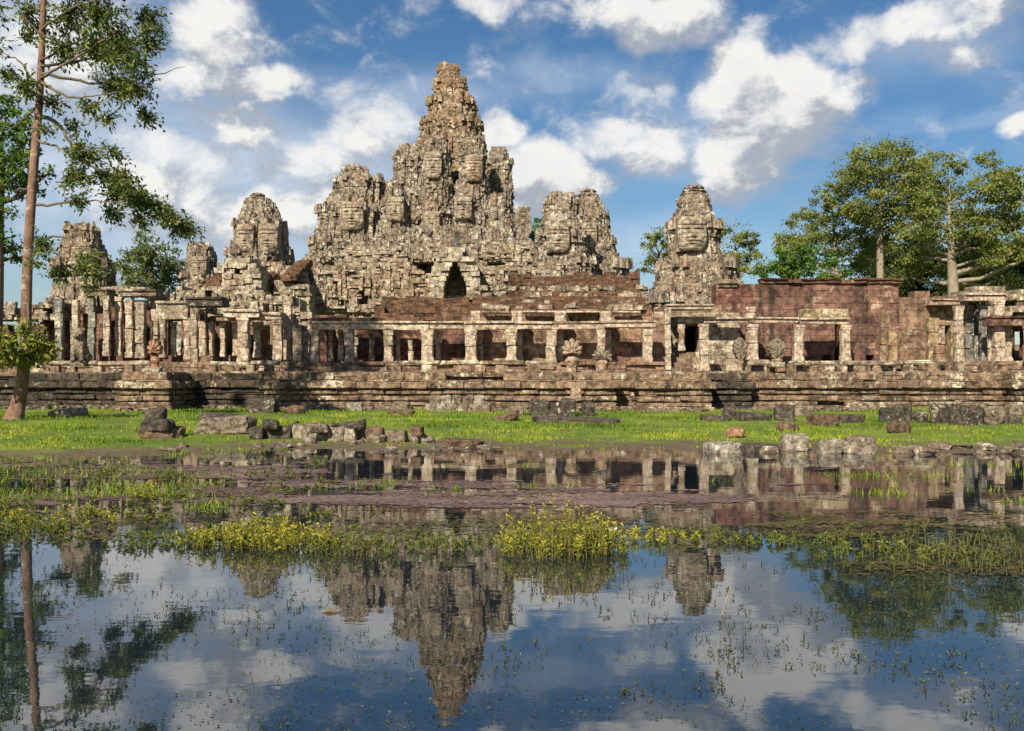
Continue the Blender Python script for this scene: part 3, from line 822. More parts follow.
# ---------------------------------------------------------------- upper terraces behind the outer gallery
def porch(mb, px, Yf, py_base, py_top, wpx, depth=6.0, flare=1.0, opening=None):
    """a corbelled arch: courses close over a pointed opening, wrapped by a stepped pediment"""
    z0, z1 = PZ(py_base, Yf), PZ(py_top, Yf); x = PX(px, Yf); hw = wpx / 2 / F * Yf
    ow, oz1 = opening[0] / 2 / F * Yf, PZ(opening[1], Yf)
    n = max(6, int((z1 - z0) / .38)); ch = (z1 - z0) / n
    C, Hh = [], []
    for i in range(n):
        zc = z0 + (i + .5) * ch; t = (zc - z0) / (z1 - z0)
        k = (zc - z0) / (oz1 - z0)
        o = 0 if k >= 1 else ow * (1 if k < .35 else (1 - (k - .35) / .65) ** .8)
        w = hw * (1 if t < .35 else math.sqrt(max(.02, 1 - ((t - .35) / .66) ** 2)))
        for s in (-1, 1):
            a, b = o, w
            m = max(1, round((b - a) / .8))
            for q in range(m):
                l, r = a + (b - a) * q / m, a + (b - a) * (q + 1) / m
                if q == m - 1 and m > 1 and random.random() < .3: continue
                dy = random.gauss(0, .12)
                C.append((x + s * (l + r) / 2, Yf + depth / 2 + dy, zc)); Hh.append(((r - l) / 2, depth / 2, ch / 2))
    mb.boxes(C, Hh, jit=.02)

up = thing('upper_terrace', (PX(470, 84), 84, 0), 'pale tumbled upper terrace with niches and doorways under the great spire', 'terrace')
def uw(px0, px1, py0, py1, Y, holes=(), thick=2.5, rag=.9, mat='pale', name='wall', jit=.045, zb=None, **kw):
    mb = MB()
    block_wall(mb, PX(px0, Y), PX(px1, Y), PZ(py1, Y) if zb is None else zb, PZ(py0, Y), Y, thick, .32, .5, jit,
               [(PX(a, Y), PX(b, Y), PZ(d, Y), PZ(c, Y)) for a, b, c, d in holes], rag, 0, px0, .004, **kw)
    if mat == 'pale': carve_front(mb, PX(px0, Y), PX(px1, Y), PZ(py1, Y), PZ(py0, Y) - .6, Y, 2.8, .2)
    return mb.build(name, mat, up)
uw(296, 412, 258, 312, 84, [(330, 345, 283, 296), (338, 345, 296, 310), (359, 369, 290, 303)], thick=3.0)
uw(318, 404, 246, 262, 90, [(382, 391, 232, 246)])
uw(404, 442, 262, 300, 83)
uw(470, 532, 258, 300, 84, [(483, 493, 288, 296)])
uw(406, 530, 240, 262, 92, [(470, 478, 246, 254)])
uw(528, 560, 262, 300, 88)
uw(540, 640, 268, 300, 92, mat='roof')
mb = MB(); porch(mb, 455, 80, 300, 247, 50, 5.5, opening=(23, 259)); mb.build('pointed_porch', 'frame', up)
mb = MB(); z = PZ(300, 80)
for k, (w_, h_) in enumerate(((20, 4), (15, 4), (11, 5))):
    Yk = 82.2 + k * .7
    mb.box(PX(455 - w_ / 2, 80), PX(455 + w_ / 2, 80), Yk, Yk + .65, z, z + .55 + k * .62, chamfer=.05)
mb.build('inner_step', 'pale', up)
mb = MB(); block_wall(mb, PX(435, 80), PX(475, 80), 2, PZ(240, 92), 86.5, 1.5, .5, .9, .05); mb.build('back_wall', 'tower', up)
mb = MB(); block_roof(mb, PX(533, 70), PX(640, 70), 66, PZ(306, 66), 78, PZ(277, 78), 18, .7, .08); mb.build('roof', 'roof', up)
mb = MB(); block_roof(mb, PX(383, 66), PX(545, 66), 63.5, PZ(318, 63.5), 66, PZ(298, 66), 7, .9, .05); mb.build('roof', 'roof', up)
uw(508, 534, 274, 300, 82, mat='roof', rag=.5)
for a, b, p in ((380, 545, 300), (546, 650, 305)):
    mb = MB(); block_wall(mb, PX(a, 66), PX(b, 66), 1.5, PZ(p, 66), 66.3, 1.5, .5, .9, .04); mb.build('wall', 'roof', up)

lp = thing('side_terrace', (PX(240, 78), 78, 0), 'tumbled terrace with a round dark arch below the egg-shaped tower', 'terrace')
def lw(px0, px1, py0, py1, Y, holes=(), thick=2.5, rag=.8, mat='pale', jit=.045, name='wall'):
    mb = MB()
    block_wall(mb, PX(px0, Y), PX(px1, Y), PZ(py1, Y), PZ(py0, Y), Y, thick, .32, .5, jit, [(PX(a, Y), PX(b, Y), PZ(d, Y), PZ(c, Y)) for a, b, c, d in holes], rag, 0, px0, .004)
    if mat == 'pale': carve_front(mb, PX(px0, Y), PX(px1, Y), PZ(py1, Y), PZ(py0, Y) - .5, Y, 2.8, .2)
    mb.build(name, mat, lp)
lw(176, 300, 286, 325, 74, [(215, 224, 300, 309), (243, 252, 297, 309), (276, 289, 303, 322), (205, 213, 292, 302)])
lw(274, 309, 280, 325, 79.4); lw(196, 225, 270, 300, 80); lw(252, 304, 262, 300, 82)
mb = MB(); porch(mb, 237, 77, 288, 258, 48, 3.5, opening=(15, 266)); mb.build('round_arch', 'frame', lp)
mb = MB(); block_wall(mb, PX(226, 77), PX(244, 77), PZ(296, 77), PZ(274, 77), 76.9, 2.0, .42, .8, .06); mb.build('wall', 'pale', lp)
mb = MB(); block_wall(mb, PX(215, 80), PX(260, 80), 2, PZ(262, 80), 81.5, 1.2, .5, .9, .05); mb.build('wall', 'pale', lp)
for a, b, p0, p1 in ((210, 224, 282, 262), (254, 272, 284, 262), (284, 299, 277, 261)):
    mb = MB(); block_roof(mb, PX(a, 80), PX(b, 80), 79, PZ(p0, 79), 85, PZ(p1, 85), 11, .6, .07); mb.build('roof', 'roof', lp)

# ---------------------------------------------------------------- outer terrace
TZ = 2.0
tr = thing('temple_terrace', (0, 50, 0), 'long moulded stone terrace with stepped bays carrying the galleries', 'terrace')
COURSES = [(-.3, .22, .50), (.22, .42, .42), (.42, .60, .30), (.60, .68, .16), (.68, .90, .30), (.90, .98, .14), (.98, 1.16, .26), (1.16, 1.26, .2), (1.26, 1.58, .46), (1.58, 1.66, .3), (1.66, 2.0, .12)]
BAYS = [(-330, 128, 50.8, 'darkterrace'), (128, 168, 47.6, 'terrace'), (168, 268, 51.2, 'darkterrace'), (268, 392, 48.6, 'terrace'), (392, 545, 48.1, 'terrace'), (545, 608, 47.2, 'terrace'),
        (608, 640, 48.2, 'terrace'), (640, 698, 46.6, 'terrace'), (698, 744, 47.9, 'darkterrace'), (744, 1012, 48.6, 'terrace'), (1012, 1360, 47.4, 'terrace')]  # darkterrace bays carry painted tree shade besides their lichen
bw = lambda px: (px - 512) * .048
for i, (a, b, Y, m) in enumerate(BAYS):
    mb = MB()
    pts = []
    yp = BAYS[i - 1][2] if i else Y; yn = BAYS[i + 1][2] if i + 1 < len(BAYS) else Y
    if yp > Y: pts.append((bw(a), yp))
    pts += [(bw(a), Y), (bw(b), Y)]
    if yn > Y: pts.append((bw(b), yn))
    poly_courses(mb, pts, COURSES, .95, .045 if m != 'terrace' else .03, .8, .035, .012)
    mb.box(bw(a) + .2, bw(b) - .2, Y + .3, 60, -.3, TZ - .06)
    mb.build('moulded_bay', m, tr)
mb = MB()
C, Hh = [], []
for i, (a, b, Y, m) in enumerate(BAYS):
    y = Y - .05
    while y < 60:
        x = bw(a)
        while x < bw(b) - .02:
            e = min(bw(b), x + random.uniform(.8, 1.7))
            C.append(((x + e) / 2, y + .6, TZ - .05 + random.gauss(0, .025))); Hh.append(((e - x) / 2 - .01, .59, .1)); x = e
        y += 1.2
mb.boxes(C, Hh, jit=.012, chamfer=.02)
mb.build('paving', 'terrace', tr)
# balustrades (rails resting on short posts)
def balustrade(px0, px1, Y, label, gap=.1):
    t = thing('balustrade', (bw((px0 + px1) / 2), Y, TZ), label, 'balustrade', 'low stone balustrades on the terrace edge')
    x = bw(px0)
    while x < bw(px1) - .3:
        e = min(bw(px1), x + random.uniform(1.6, 3.2))
        if random.random() > gap:
            mb = MB(); h = random.uniform(-.03, .03)
            mb.boxes([((x + e) / 2, Y + random.gauss(0, .04), TZ + .50 + h)], [((e - x) / 2 - .02, .2, .11)], random.gauss(0, .015), jit=.02, chamfer=.06, tilt=[random.gauss(0, .012)])
            mb.build('rail', 'pale', t)
        x = e
    x = bw(px0) + .2
    while x < bw(px1):
        mb = MB(); w_ = random.uniform(.17, .3)
        mb.boxes([(x, Y + random.gauss(0, .05), TZ + .2)], [(w_, .2, .21)], random.gauss(0, .06), jit=.02, chamfer=.05)
        mb.build('post', random.choice(['pale', 'terrace', 'terrace']), t)
        x += random.uniform(.8, 1.7)
balustrade(392, 558, 48.6, 'long low pale balustrade before the middle pillars', .08)
balustrade(744, 1008, 49.1, 'long low pale balustrade before the maroon wall')
balustrade(186, 262, 51.7, 'blackened broken balustrade before the ruined left gallery', .3)
balustrade(20, 126, 51.3, 'mossy broken balustrade behind the reddish tree trunk', .3)

# ---------------------------------------------------------------- galleries
def pillar(px, w, pt, pb, Y, parent, mat='pillar', cap=True, dep=None, name='pillar', lean=None):
    lean = random.gauss(0, .012) if lean is None else lean
    w = w * random.uniform(.9, 1.12)
    x = PX(px, Y); hw = w / 2 / F * Y; z0, z1 = PZ(pb, Y), PZ(pt, Y); d = dep or hw
    mb = MB()
    tn = random.random() * .7
    z = z0
    n = max(2, int((z1 - z0) / .75))
    for i in range(n):
        a, b = z0 + (z1 - z0) * i / n, z0 + (z1 - z0) * (i + 1) / n
        mb.boxes([(x + lean * (a - z0) + random.gauss(0, .012), Y + random.gauss(0, .012), (a + b) / 2)], [(hw, d, (b - a) / 2)], random.gauss(0, .02), jit=.02, chamfer=.045, tone=tn + random.uniform(0, .3))
    o = mb.build(name, mat, parent)
    if cap:
        mb = MB(); mb.boxes([(x, Y, z0 + .11)], [(hw * 1.14, d * 1.14, .11)], jit=.012, chamfer=.03, tone=tn)
        mb.boxes([(x, Y, z0 + .26)], [(hw * 1.06, d * 1.06, .06)], jit=.008, chamfer=.02, tone=tn); mb.build('base', mat, o)
        xt = x + lean * (z1 - z0) * .9
        mb = MB(); mb.boxes([(xt, Y, z1 - .08)], [(hw * 1.16, d * 1.16, .08)], jit=.012, chamfer=.02, tone=tn)
        mb.boxes([(xt, Y, z1 - .21)], [(hw * 1.07, d * 1.07, .07)], jit=.008, chamfer=.02, tone=tn); mb.build('capital', mat, o)
    return o
def lintel(px0, px1, pt, pb, Y, parent, mat='pillar', dep=.24, cornice=True, name='lintel'):
    mb = MB(); x0, x1 = PX(px0, Y), PX(px1, Y); z0, z1 = PZ(pb, Y), PZ(pt, Y)
    x = x0
    while x < x1 - .05:
        e = min(x1, x + random.uniform(1.8, 3.0))
        if x1 - e < .5: e = x1
        h = random.gauss(0, .012)
        mb.boxes([((x + e) / 2, Y + random.gauss(0, .02), (z0 + z1) / 2 + h)], [((e - x) / 2, dep, (z1 - z0) / 2)], jit=.014, chamfer=.03)
        if cornice:
            mb.boxes([((x + e) / 2, Y - .02, z1 + .05 + h)], [((e - x) / 2, dep + .11, .055)], jit=.016, chamfer=.02)
        x = e
    return mb.build(name, mat, parent)
def gwall(px0, px1, pt, pb, Y, parent, mat='wall', holes=(), rag=.25, thick=.9, bl=.85, ch=.40, jit=.015, name='wall'):
    mb = MB()
    block_wall(mb, PX(px0, Y), PX(px1, Y), PZ(pb, Y), PZ(pt, Y), Y, thick, ch, bl, jit, [(PX(a, Y), PX(b, Y), PZ(d, Y), PZ(c, Y)) for a, b, c, d in holes], rag, .018, px0)
    return mb.build(name, mat, parent)

# central gallery
cg = thing('colonnade_gallery', (PX(480, 55), 55, TZ), 'long roofless gallery of square pillars and lintels before a brown wall, mid temple', 'gallery')
Yp = 54.0
mb = MB(); poly_courses(mb, [(PX(300, 53.3), 53.3), (PX(664, 53.3), 53.3)], [(1.98, 2.2, .1), (2.2, 2.42, 0), (2.42, 2.6, .12)], 1.1, .03, 1.0, .03)
mb.box(PX(300, 53.3), PX(664, 53.3), 53.9, 59, 1.9, 2.57)
mb.build('plinth', 'tanwall', cg)
for px, w_ in [(315, 8), (350, 9), (389, 8), (428, 10), (471, 10), (511, 10), (551, 9), (601, 8), (647, 9)]:
    pillar(px, w_, 330, 362.5, Yp, cg)
for px, w_ in [(331, 5), (341, 5), (398, 4), (438, 5), (480, 5), (520, 5), (560, 5), (608, 5)]:
    pillar(px, w_, 330, 361, 54.95, cg, dep=.2)
for px, w_, pt in [(372, 5, 330), (411, 4, 340)]:
    pillar(px, w_, pt, 361, 55.1 if w_ == 5 else 54.6, cg, random.choice(['pillar', 'pale', 'tanwall']), w_ == 5, .2)
lintel(309, 352, 323.5, 330, Yp, cg); lintel(352, 430, 323.5, 330, Yp, cg); lintel(430, 515, 323, 329, Yp, cg); lintel(515, 604, 323.5, 329, Yp, cg); lintel(604, 655, 323, 328.5, Yp, cg)
mb = MB(); block_wall(mb, PX(311, Yp), PX(424, Yp), PZ(322.3, Yp), PZ(317.5, Yp), 53.9, .55, .3, 1.1, .05, chamfer=.04, rag=.1, seed=3); mb.build('eave_course', 'roof', cg)
gwall(312, 470, 315, 362, 55.75, cg, 'wall', [(327, 343, 328, 362), (352, 358, 328, 362)])
gwall(468, 666, 309, 362, 55.7, cg, 'tanwall')
for px in (476, 517, 560, 605): pillar(px, 9, 311.5, 322.5, 54.6, cg, name='upper_stub', dep=.35)
for a, b in ((482, 512), (523, 555), (566, 600), (612, 640)): lintel(a, b, 311, 312.8, 55.4, cg, 'pillar', .3, False, 'upper_band')
mb = MB(); block_roof(mb, PX(470, 57), PX(650, 57), 56.2, PZ(311, 56.2), 63, PZ(297, 63), 12, .75, .06); mb.build('roof', 'roof', cg)
mb = MB(); C, Hh = [], []
for _ in range(70):
    px = random.uniform(470, 645); r = random.choice([297, 297, 310, 304, 290, 290]); 
    Yr = {297: 62.9, 310: 56.4, 304: 59.5, 290: 71.0}[r]
    sz = random.uniform(.1, .26); C.append((PX(px, Yr), Yr, PZ(r + random.uniform(-1.6, 1.2), Yr) + .1)); Hh.append((sz * random.uniform(.8, 2.0), sz, sz * .7))
mb.boxes(C, Hh, rng.normal(0, .3, len(C)), jit=.04)
tag(mb.build('rubble', 'pale', cg), None, None, kind='stuff')
mb = MB(); block_wall(mb, PX(374, 63), PX(475, 63), 4, PZ(299, 63), 63.0, 1.2, .42, .9, .03, rag=.3, seed=5); mb.build('wall', 'roof', cg)
# doorway bay under the right tower
db = thing('doorway_bay', (PX(688, 55), 55, TZ), 'tall bay with a small black doorway between pilasters', 'doorway')
gwall(640, 740, 306, 372, 58.0, db, 'pale', [(685, 698.5, 325, 350)], thick=.9, rag=.4)
mb = MB(); xa, xb = PX(676, 58), PX(716, 58); za, zb = PZ(352, 58), PZ(318, 58)
mb.box(xa, xb, 63.6, 64.2, za - .3, zb + .3); mb.box(xa - .5, xa, 58.8, 64.2, za - .3, zb + .3); mb.box(xb, xb + .5, 58.8, 64.2, za - .3, zb + .3); mb.box(xa - .5, xb + .5, 58.8, 64.2, zb + .3, zb + .8); mb.box(xa - .5, xb + .5, 58.8, 64.2, za - .8, za - .3)
mb.build('inner_room', 'tanwall', db)
for px, w_, pt, pb, Y in [(659, 8, 312, 368, 56.4), (668, 6, 309, 370, 55.6), (704, 9, 324, 371, 55.0), (681, 6, 324, 351, 57.2), (702, 5, 324, 351, 57.2)]: pillar(px, w_, pt, pb, Y, db, name='pilaster')
lintel(664, 712, 306.5, 310, 56.6, db, 'pillar', .6); lintel(677, 706, 319, 324, 57.3, db, 'pillar', .35)
for k in range(4):
    mb = MB(); mb.box(PX(672 - 2 * k, 55), PX(703 + k, 55), 57.2 - k * .55, 58.2, TZ - .1, TZ + 1.2 - k * .3, chamfer=.03); mb.build('step', 'terrace', db)

# maroon wall
mw = thing('gallery_wall', (PX(800, 60), 60, TZ), 'tall streaked maroon wall with flat coping and four pillars before it', 'wall')
Yw = 60.0
gwall(716, 899, 284, 368, Yw, mw, 'wall', [(823, 831, 353, 364), (866, 874, 352, 364), (881, 885, 352, 364), (835, 839, 322, 364)], rag=0, bl=1.1, thick=1.4)
gwall(815, 892, 320, 368, Yw + 3.2, mw, 'wall', rag=0, thick=.8, name='inner_wall')
gwall(897, 930, 291, 368, Yw + .15, mw, 'tanwall', rag=.5, bl=.9, thick=1.2)
for a in range(734, 900, 13):
    if random.random() < .88: lintel(a, min(900, a + 13), 280.6 + random.uniform(-.3, .5), 284, Yw + .3, mw, 'roof', .5 + random.uniform(-.08, .05), random.random() < .8, 'coping')
None; lintel(716, 736, 284, 287.5, Yw + .3, mw, 'pale', .5, True, 'coping')
mb = MB(); block_wall(mb, PX(716, Yw), PX(900, Yw), TZ, PZ(361, 59), 58.6, 1.6, .35, 1.2, .03, chamfer=.03); mb.build('plinth', 'terrace', mw)
for px, w_, pt, pb in [(752, 9, 325, 362), (798, 8, 325, 362), (845, 9, 325, 362)]: pillar(px, w_, pt, pb, 57.0, mw)
pillar(750, 8, 307, 319, 57.2, mw, name='upper_stub')
lintel(703, 747, 319.5, 323.5, 57.0, mw); lintel(753, 797, 319.5, 323.5, 57.0, mw); lintel(799, 848, 319.5, 324, 57.0, mw); lintel(801, 846, 310, 318, 57.4, mw, 'ochre', .5, False)
for i, (px, w_, pt, pb, Y, lb) in enumerate([(884, 9, 311, 362, 56.2, 'tall mossy pillar stump alone before the maroon wall'), (892, 8, 331, 362, 55.4, 'shorter tan pillar stump beside the tall mossy stump')]):
    t = thing('broken_pillar', (PX(px, Y), Y, PZ(pb, Y)), lb, 'pillar', 'broken pillar stumps')
    pillar(px, w_, pt, pb, Y, t, 'ochre' if i else 'tanwall', cap=False, name='shaft')
    mb = MB(); hw = w_ / 2 / F * Y; mb.boxes([(PX(px, Y), Y, PZ(pb, Y) - .06)], [(hw * 1.3, hw * 1.3, .14)], jit=.01, chamfer=.03); mb.build('base', 'pillar', t)

# right hand pavilion
rp = thing('ruined_pavilion', (PX(965, 60), 60, TZ), 'roofless pavilion of ochre wall and grey pillars where the maroon wall ends', 'pavilion')
gwall(926, 966, 306, 364, 60.5, rp, 'ochre', [(938, 951, 328, 364)], rag=0)
mb = MB(); block_wall(mb, PX(930, 66), PX(965, 66), 2, PZ(318, 66), 66, 1.0, .34, .55, .12); mb.build('rubble_wall', 'pale', rp)
lintel(926, 962, 301, 306, 60.0, rp, 'pillar', .6); lintel(930, 958, 297, 300, 60.6, rp, 'roof', .5, False)
for px, w_, pt, pb, Y, m, c in [(932, 9, 318, 363, 57.2, 'ochre', 0), (939, 8, 345, 363, 56.4, 'tanwall', 0), (959, 7, 306, 363, 58.2, 'pillar', 1), (968, 7, 305, 363, 60.4, 'grey', 1), (976, 6, 308, 363, 61.2, 'grey', 0), (984, 7, 305, 363, 59.4, 'grey', 1),
                            (990, 4, 306, 363, 57.8, 'pillar', 1), (998, 9, 300, 363, 57.4, 'pillar', 1), (1008, 6, 312, 363, 58.0, 'pillar', 1), (1030, 9, 326, 363, 56.5, 'pillar', 1), (1060, 9, 326, 363, 56.5, 'pillar', 1), (1090, 9, 326, 363, 56.5, 'pillar', 1)]:
    pillar(px, w_, pt, pb, Y, rp, m, bool(c))
gwall(960, 996, 303, 364, 63.0, rp, 'tanwall', [(970, 985, 318, 364)], rag=.6)
gwall(996, 1110, 318, 364, 60.0, rp, 'wall', [(1015, 1027, 330, 359)], rag=.2)
gwall(1000, 1112, 338, 364, 66.0, rp, 'tanwall', rag=.3)
lintel(986, 1110, 318, 326, 57.2, rp, 'wall', .5); lintel(960, 1000, 296, 302, 59.2, rp, 'pillar', .6); 
for a, b, c, d, Y in [(962, 1024, 291, 296, 60), (975, 1005, 286, 291, 61), (1006, 1040, 289, 300, 58.5), (1010, 1060, 300, 312, 58.2), (1030, 1110, 296, 318, 60.5)]:
    mb = MB(); block_wall(mb, PX(a, Y), PX(b, Y), PZ(d, Y), PZ(c, Y), Y, 1.6, .36, .7, .06, chamfer=.02, rag=.3, seed=a)
    mb.build('broken_roof', 'pale', rp)
mb = MB(); block_wall(mb, PX(899, 58), PX(1110, 58), TZ - .05, PZ(361, 57.5), 56.9, 2.0, .3, 1.1, .04, chamfer=.03); mb.build('plinth', 'terrace', rp)

# left ruined gallery
lg = thing('ruined_gallery', (PX(180, 56), 56, TZ), 'crumbling left gallery of uneven pillars, broken lintels and dark doorways', 'gallery')
mb = MB(); block_wall(mb, PX(-60, 55), PX(304, 55), TZ - .05, PZ(362, 55), 54.4, 2.4, .3, 1.0, .05, chamfer=.03); mb.build('plinth', 'terrace', lg)
for px, w_, pt, pb, Y, m in [(60, 8, 298, 360, 58, 'grey'), (76, 7, 300, 360, 57.5, 'pillar'), (92, 7, 296, 360, 58, 'grey'), (107, 6, 296, 356, 57.5, 'pillar'), (119, 6, 297, 356, 58.2, 'pillar'), (130, 7, 300, 358, 57, 'pillar'), (141, 8, 302, 358, 56.4, 'pale'),
                         (156, 6, 294, 350, 58.5, 'pillar'), (163, 5, 320, 358, 56.2, 'pale'), (174, 5, 322, 357, 57.0, 'pillar'), (188, 7, 318, 360, 56.4, 'pillar'), (195, 7, 306, 363, 55.2, 'pale'), (203, 7, 322, 356, 57.0, 'pillar'), (212, 5, 322, 357, 57, 'pillar'),
                         (223, 5, 322, 357, 56.5, 'pillar'), (236, 5, 322, 356, 57, 'pillar'), (244, 11, 318, 362, 55.2, 'pillar'), (257, 7, 322, 358, 56.8, 'pillar'), (278, 9, 320, 360, 55.6, 'pillar'), (288, 7, 302, 360, 57.0, 'pillar'), (298, 9, 325, 364, 54.8, 'pale'), (306, 8, 326, 364, 55.4, 'pillar')]:
    pillar(px, w_, pt, pb, Y, lg, m, cap=random.random() < .8)
gwall(40, 158, 300, 362, 61, lg, 'wall', [(64, 74, 318, 362), (83, 90, 312, 362), (110, 116, 318, 362), (124, 129, 312, 352), (145, 151, 326, 362)], rag=1.0)
gwall(150, 200, 300, 362, 59, lg, 'wall', [(168, 181, 321, 358)], rag=.6)
gwall(198, 304, 314, 362, 58.6, lg, 'tanwall', [(206, 211, 322, 356), (226, 234, 324, 356), (252, 256, 322, 357), (260, 270, 324, 357), (281, 285, 345, 357)], rag=.8, thick=2.0)
lintel(159, 190, 304, 320, 56.6, lg, 'pale', .5); lintel(122, 160, 292, 297, 58.0, lg, 'pale', .6); lintel(190, 226, 300, 307, 55.6, lg, 'darkrock', .7); lintel(226, 262, 312, 318, 55.6, lg, 'pillar', .6); lintel(218, 240, 316, 321, 56, lg, 'pale', .4); lintel(250, 284, 315, 320, 56, lg, 'pillar', .6); lintel(88, 112, 292, 297, 58.2, lg, 'pale', .6)
for a, b, c, d, Y in [(186, 206, 290, 302, 57), (150, 180, 292, 304, 59), (268, 292, 296, 304, 60), (205, 245, 308, 316, 58), (292, 312, 312, 326, 57.5), (242, 262, 302, 314, 59.5), (100, 150, 287, 293, 60), (-60, 60, 302, 320, 60)]:
    mb = MB(); block_wall(mb, PX(a, Y), PX(b, Y), PZ(d, Y), PZ(c, Y), Y, 1.8, .33, .6, .1, chamfer=.02, rag=.5, seed=a, miss=.04)
    carve_front(mb, PX(a, Y), PX(b, Y), PZ(d, Y), PZ(c, Y), Y, 1.0, .12)
    mb.build('broken_roof', 'pale', lg)
gwall(-80, 44, 318, 362, 60, lg, 'wall', [(10, 20, 325, 362)], rag=.6)

# ---------------------------------------------------------------- carved figures on the terrace
def fan_hood(mb, x, Y, z0, w, h, n=7, thick=.16, leaf=False):
    """the spread hood of a many-headed serpent: lobed outline with an inner relief and real thickness"""
    a = np.linspace(-1.0, 1.0, 57)
    th = a * 1.95
    rad = np.where(np.abs(a) < 1, 1, 1) * (.78 + .22 * np.abs(np.cos(a * np.pi * n / 2)) ** .7) * (1 - .42 * np.abs(a) ** 1.6)
    ox = np.sin(th) * rad * w / 2 * 1.12; oz = h * .42 + np.cos(th) * rad * h * .58
    if leaf:
        t_ = np.abs(a)
        ox = np.sign(a) * w / 2 * np.sin(np.pi * np.clip(t_, 0, 1) ** .8) ** .8 * (1 + .07 * np.cos(a * 40)); oz = h * (1 - t_)
    rings = [(1.0, thick), (.98, -thick * .4), (.9, -thick), (.6, -thick * 1.15), (.3, -thick * 1.6)]
    pts = []
    for f, dy in rings:
        pts.append(np.column_stack([x + ox * f, np.full(57, Y + dy) - .05 * np.abs(np.cos(a * np.pi * n / 2)) * (f < 1), z0 + h * .42 + (oz - h * .42) * f]))
    V = np.concatenate(pts); m = len(rings)
    i = np.arange(m - 1)[:, None] * 57; j = np.arange(56)[None, :]
    Q = np.stack([i + j, i + 57 + j, i + 57 + j + 1, i + j + 1], -1).reshape(-1, 4)
    c = len(V); V = np.concatenate([V, [(x, Y - thick * 1.7, z0 + h * .42), (x, Y + thick, z0 + h * .42)]])
    T = [((m - 1) * 57 + k, c, (m - 1) * 57 + k + 1) for k in range(56)] + [(k, k + 1, c + 1) for k in range(56)]
    mb.add(V, Q, T, .4)
NG = 'carved serpent figures on the terrace'
def naga(px, pt, pb, wpx, Y, label, mat='carved', hood=.6, body='carved', zb=None, leaf=False):
    x = PX(px, Y); z0 = PZ(pb, Y) if zb is None else zb; z1 = PZ(pt, Y); h = z1 - z0; w_ = wpx / F * Y
    t = thing('serpent_statue', (x, Y, z0), label, 'statue', NG)
    mb = MB(); fan_hood(mb, x, Y, z1 - h * hood, w_, h * hood, leaf=leaf); mb.build('hood', mat, t)
    mb = MB()
    mb.lathe((x, Y + .02, z0), [(.01, 0), (w_ * .3, 0), (w_ * .3, h * .1), (w_ * .22, h * .14), (w_ * .2, h * .3), (w_ * .26, h * (1 - hood)), (w_ * .3, h * (1 - hood) + .12), (w_ * .18, h * (1 - hood) + .3), (.01, h * (1 - hood) + .32)], 14, .4, 6, .05, .012)
    mb.build('neck', body, t)
    mb = MB(); mb.boxes([(x, Y, z0 + .06)], [(w_ * .36, w_ * .36, .13)], jit=.015, chamfer=.04); mb.build('base', 'pale', t)
    return t
naga(572, 338, 380, 25, 47.6, 'tallest fan-hooded serpent statue, standing over the stair in mid terrace')
naga(602, 349, 381, 24, 47.9, 'squat pale topped serpent statue with a worn spread hood', 'pale', .5)
naga(155, 338, 372, 17, 48.2, 'orange worn serpent statue alone on its projecting pedestal at the left bay', 'orange', .72, 'orange')
naga(740, 337, 376, 14, 48.6, 'narrow upright serpent statue at the dark corner of the terrace', 'rock', .66, 'carved', leaf=True)
naga(777, 338, 366, 19, 48.4, 'leaf-shaped mottled serpent statue before the maroon wall', 'rock', .88, 'carved', leaf=True)
# guardian lion beside the left tree
def lion(px, pb, h, Y, label):
    x = PX(px, Y); z0 = PZ(pb, Y)
    t = thing('guardian_lion', (x, Y, z0), label, 'statue')
    bm = bmesh.new()
    def blob(c, r):
        g_ = bmesh.ops.create_icosphere(bm, subdivisions=3, radius=1)
        for v in g_['verts']:
            p = v.co.copy(); k = 1 + .08 * mnoise.noise(p * 3 + Vector(c))
            v.co = Vector((c[0] + p.x * r[0] * k, c[1] + p.y * r[1] * k, c[2] + p.z * r[2] * k))
    s = h
    blob((0, .12 * s, .28 * s), (.2 * s, .26 * s, .26 * s)); blob((0, -.02 * s, .5 * s), (.19 * s, .17 * s, .3 * s)); blob((0, -.1 * s, .82 * s), (.17 * s, .17 * s, .18 * s)); blob((0, -.24 * s, .77 * s), (.1 * s, .1 * s, .09 * s))
    for sg in (-1, 1):
        blob((sg * .12 * s, -.14 * s, .22 * s), (.06 * s, .07 * s, .26 * s)); blob((sg * .12 * s, -.22 * s, .04 * s), (.07 * s, .1 * s, .05 * s)); blob((sg * .2 * s, .12 * s, .14 * s), (.08 * s, .2 * s, .14 * s)); blob((sg * .13 * s, -.02 * s, .95 * s), (.04 * s, .03 * s, .06 * s))
    me = bpy.data.meshes.new('body'); bm.to_mesh(me); bm.free()
    o = bpy.data.objects.new('body', me); o.parent = t; COL.objects.link(o); me.materials.append(M['rock'])
    rm = o.modifiers.new('fuse', 'REMESH'); rm.mode = 'VOXEL'; rm.voxel_size = .035
    mb = MB(); mb.boxes([(x, Y, z0 - .1)], [(.36, .42, .12)], jit=.02, chamfer=.04); mb.build('base', 'rock', t)
lion(80, 362, 1.75, 51.0, 'dark worn guardian lion sitting on the terrace beside the reddish trunk')

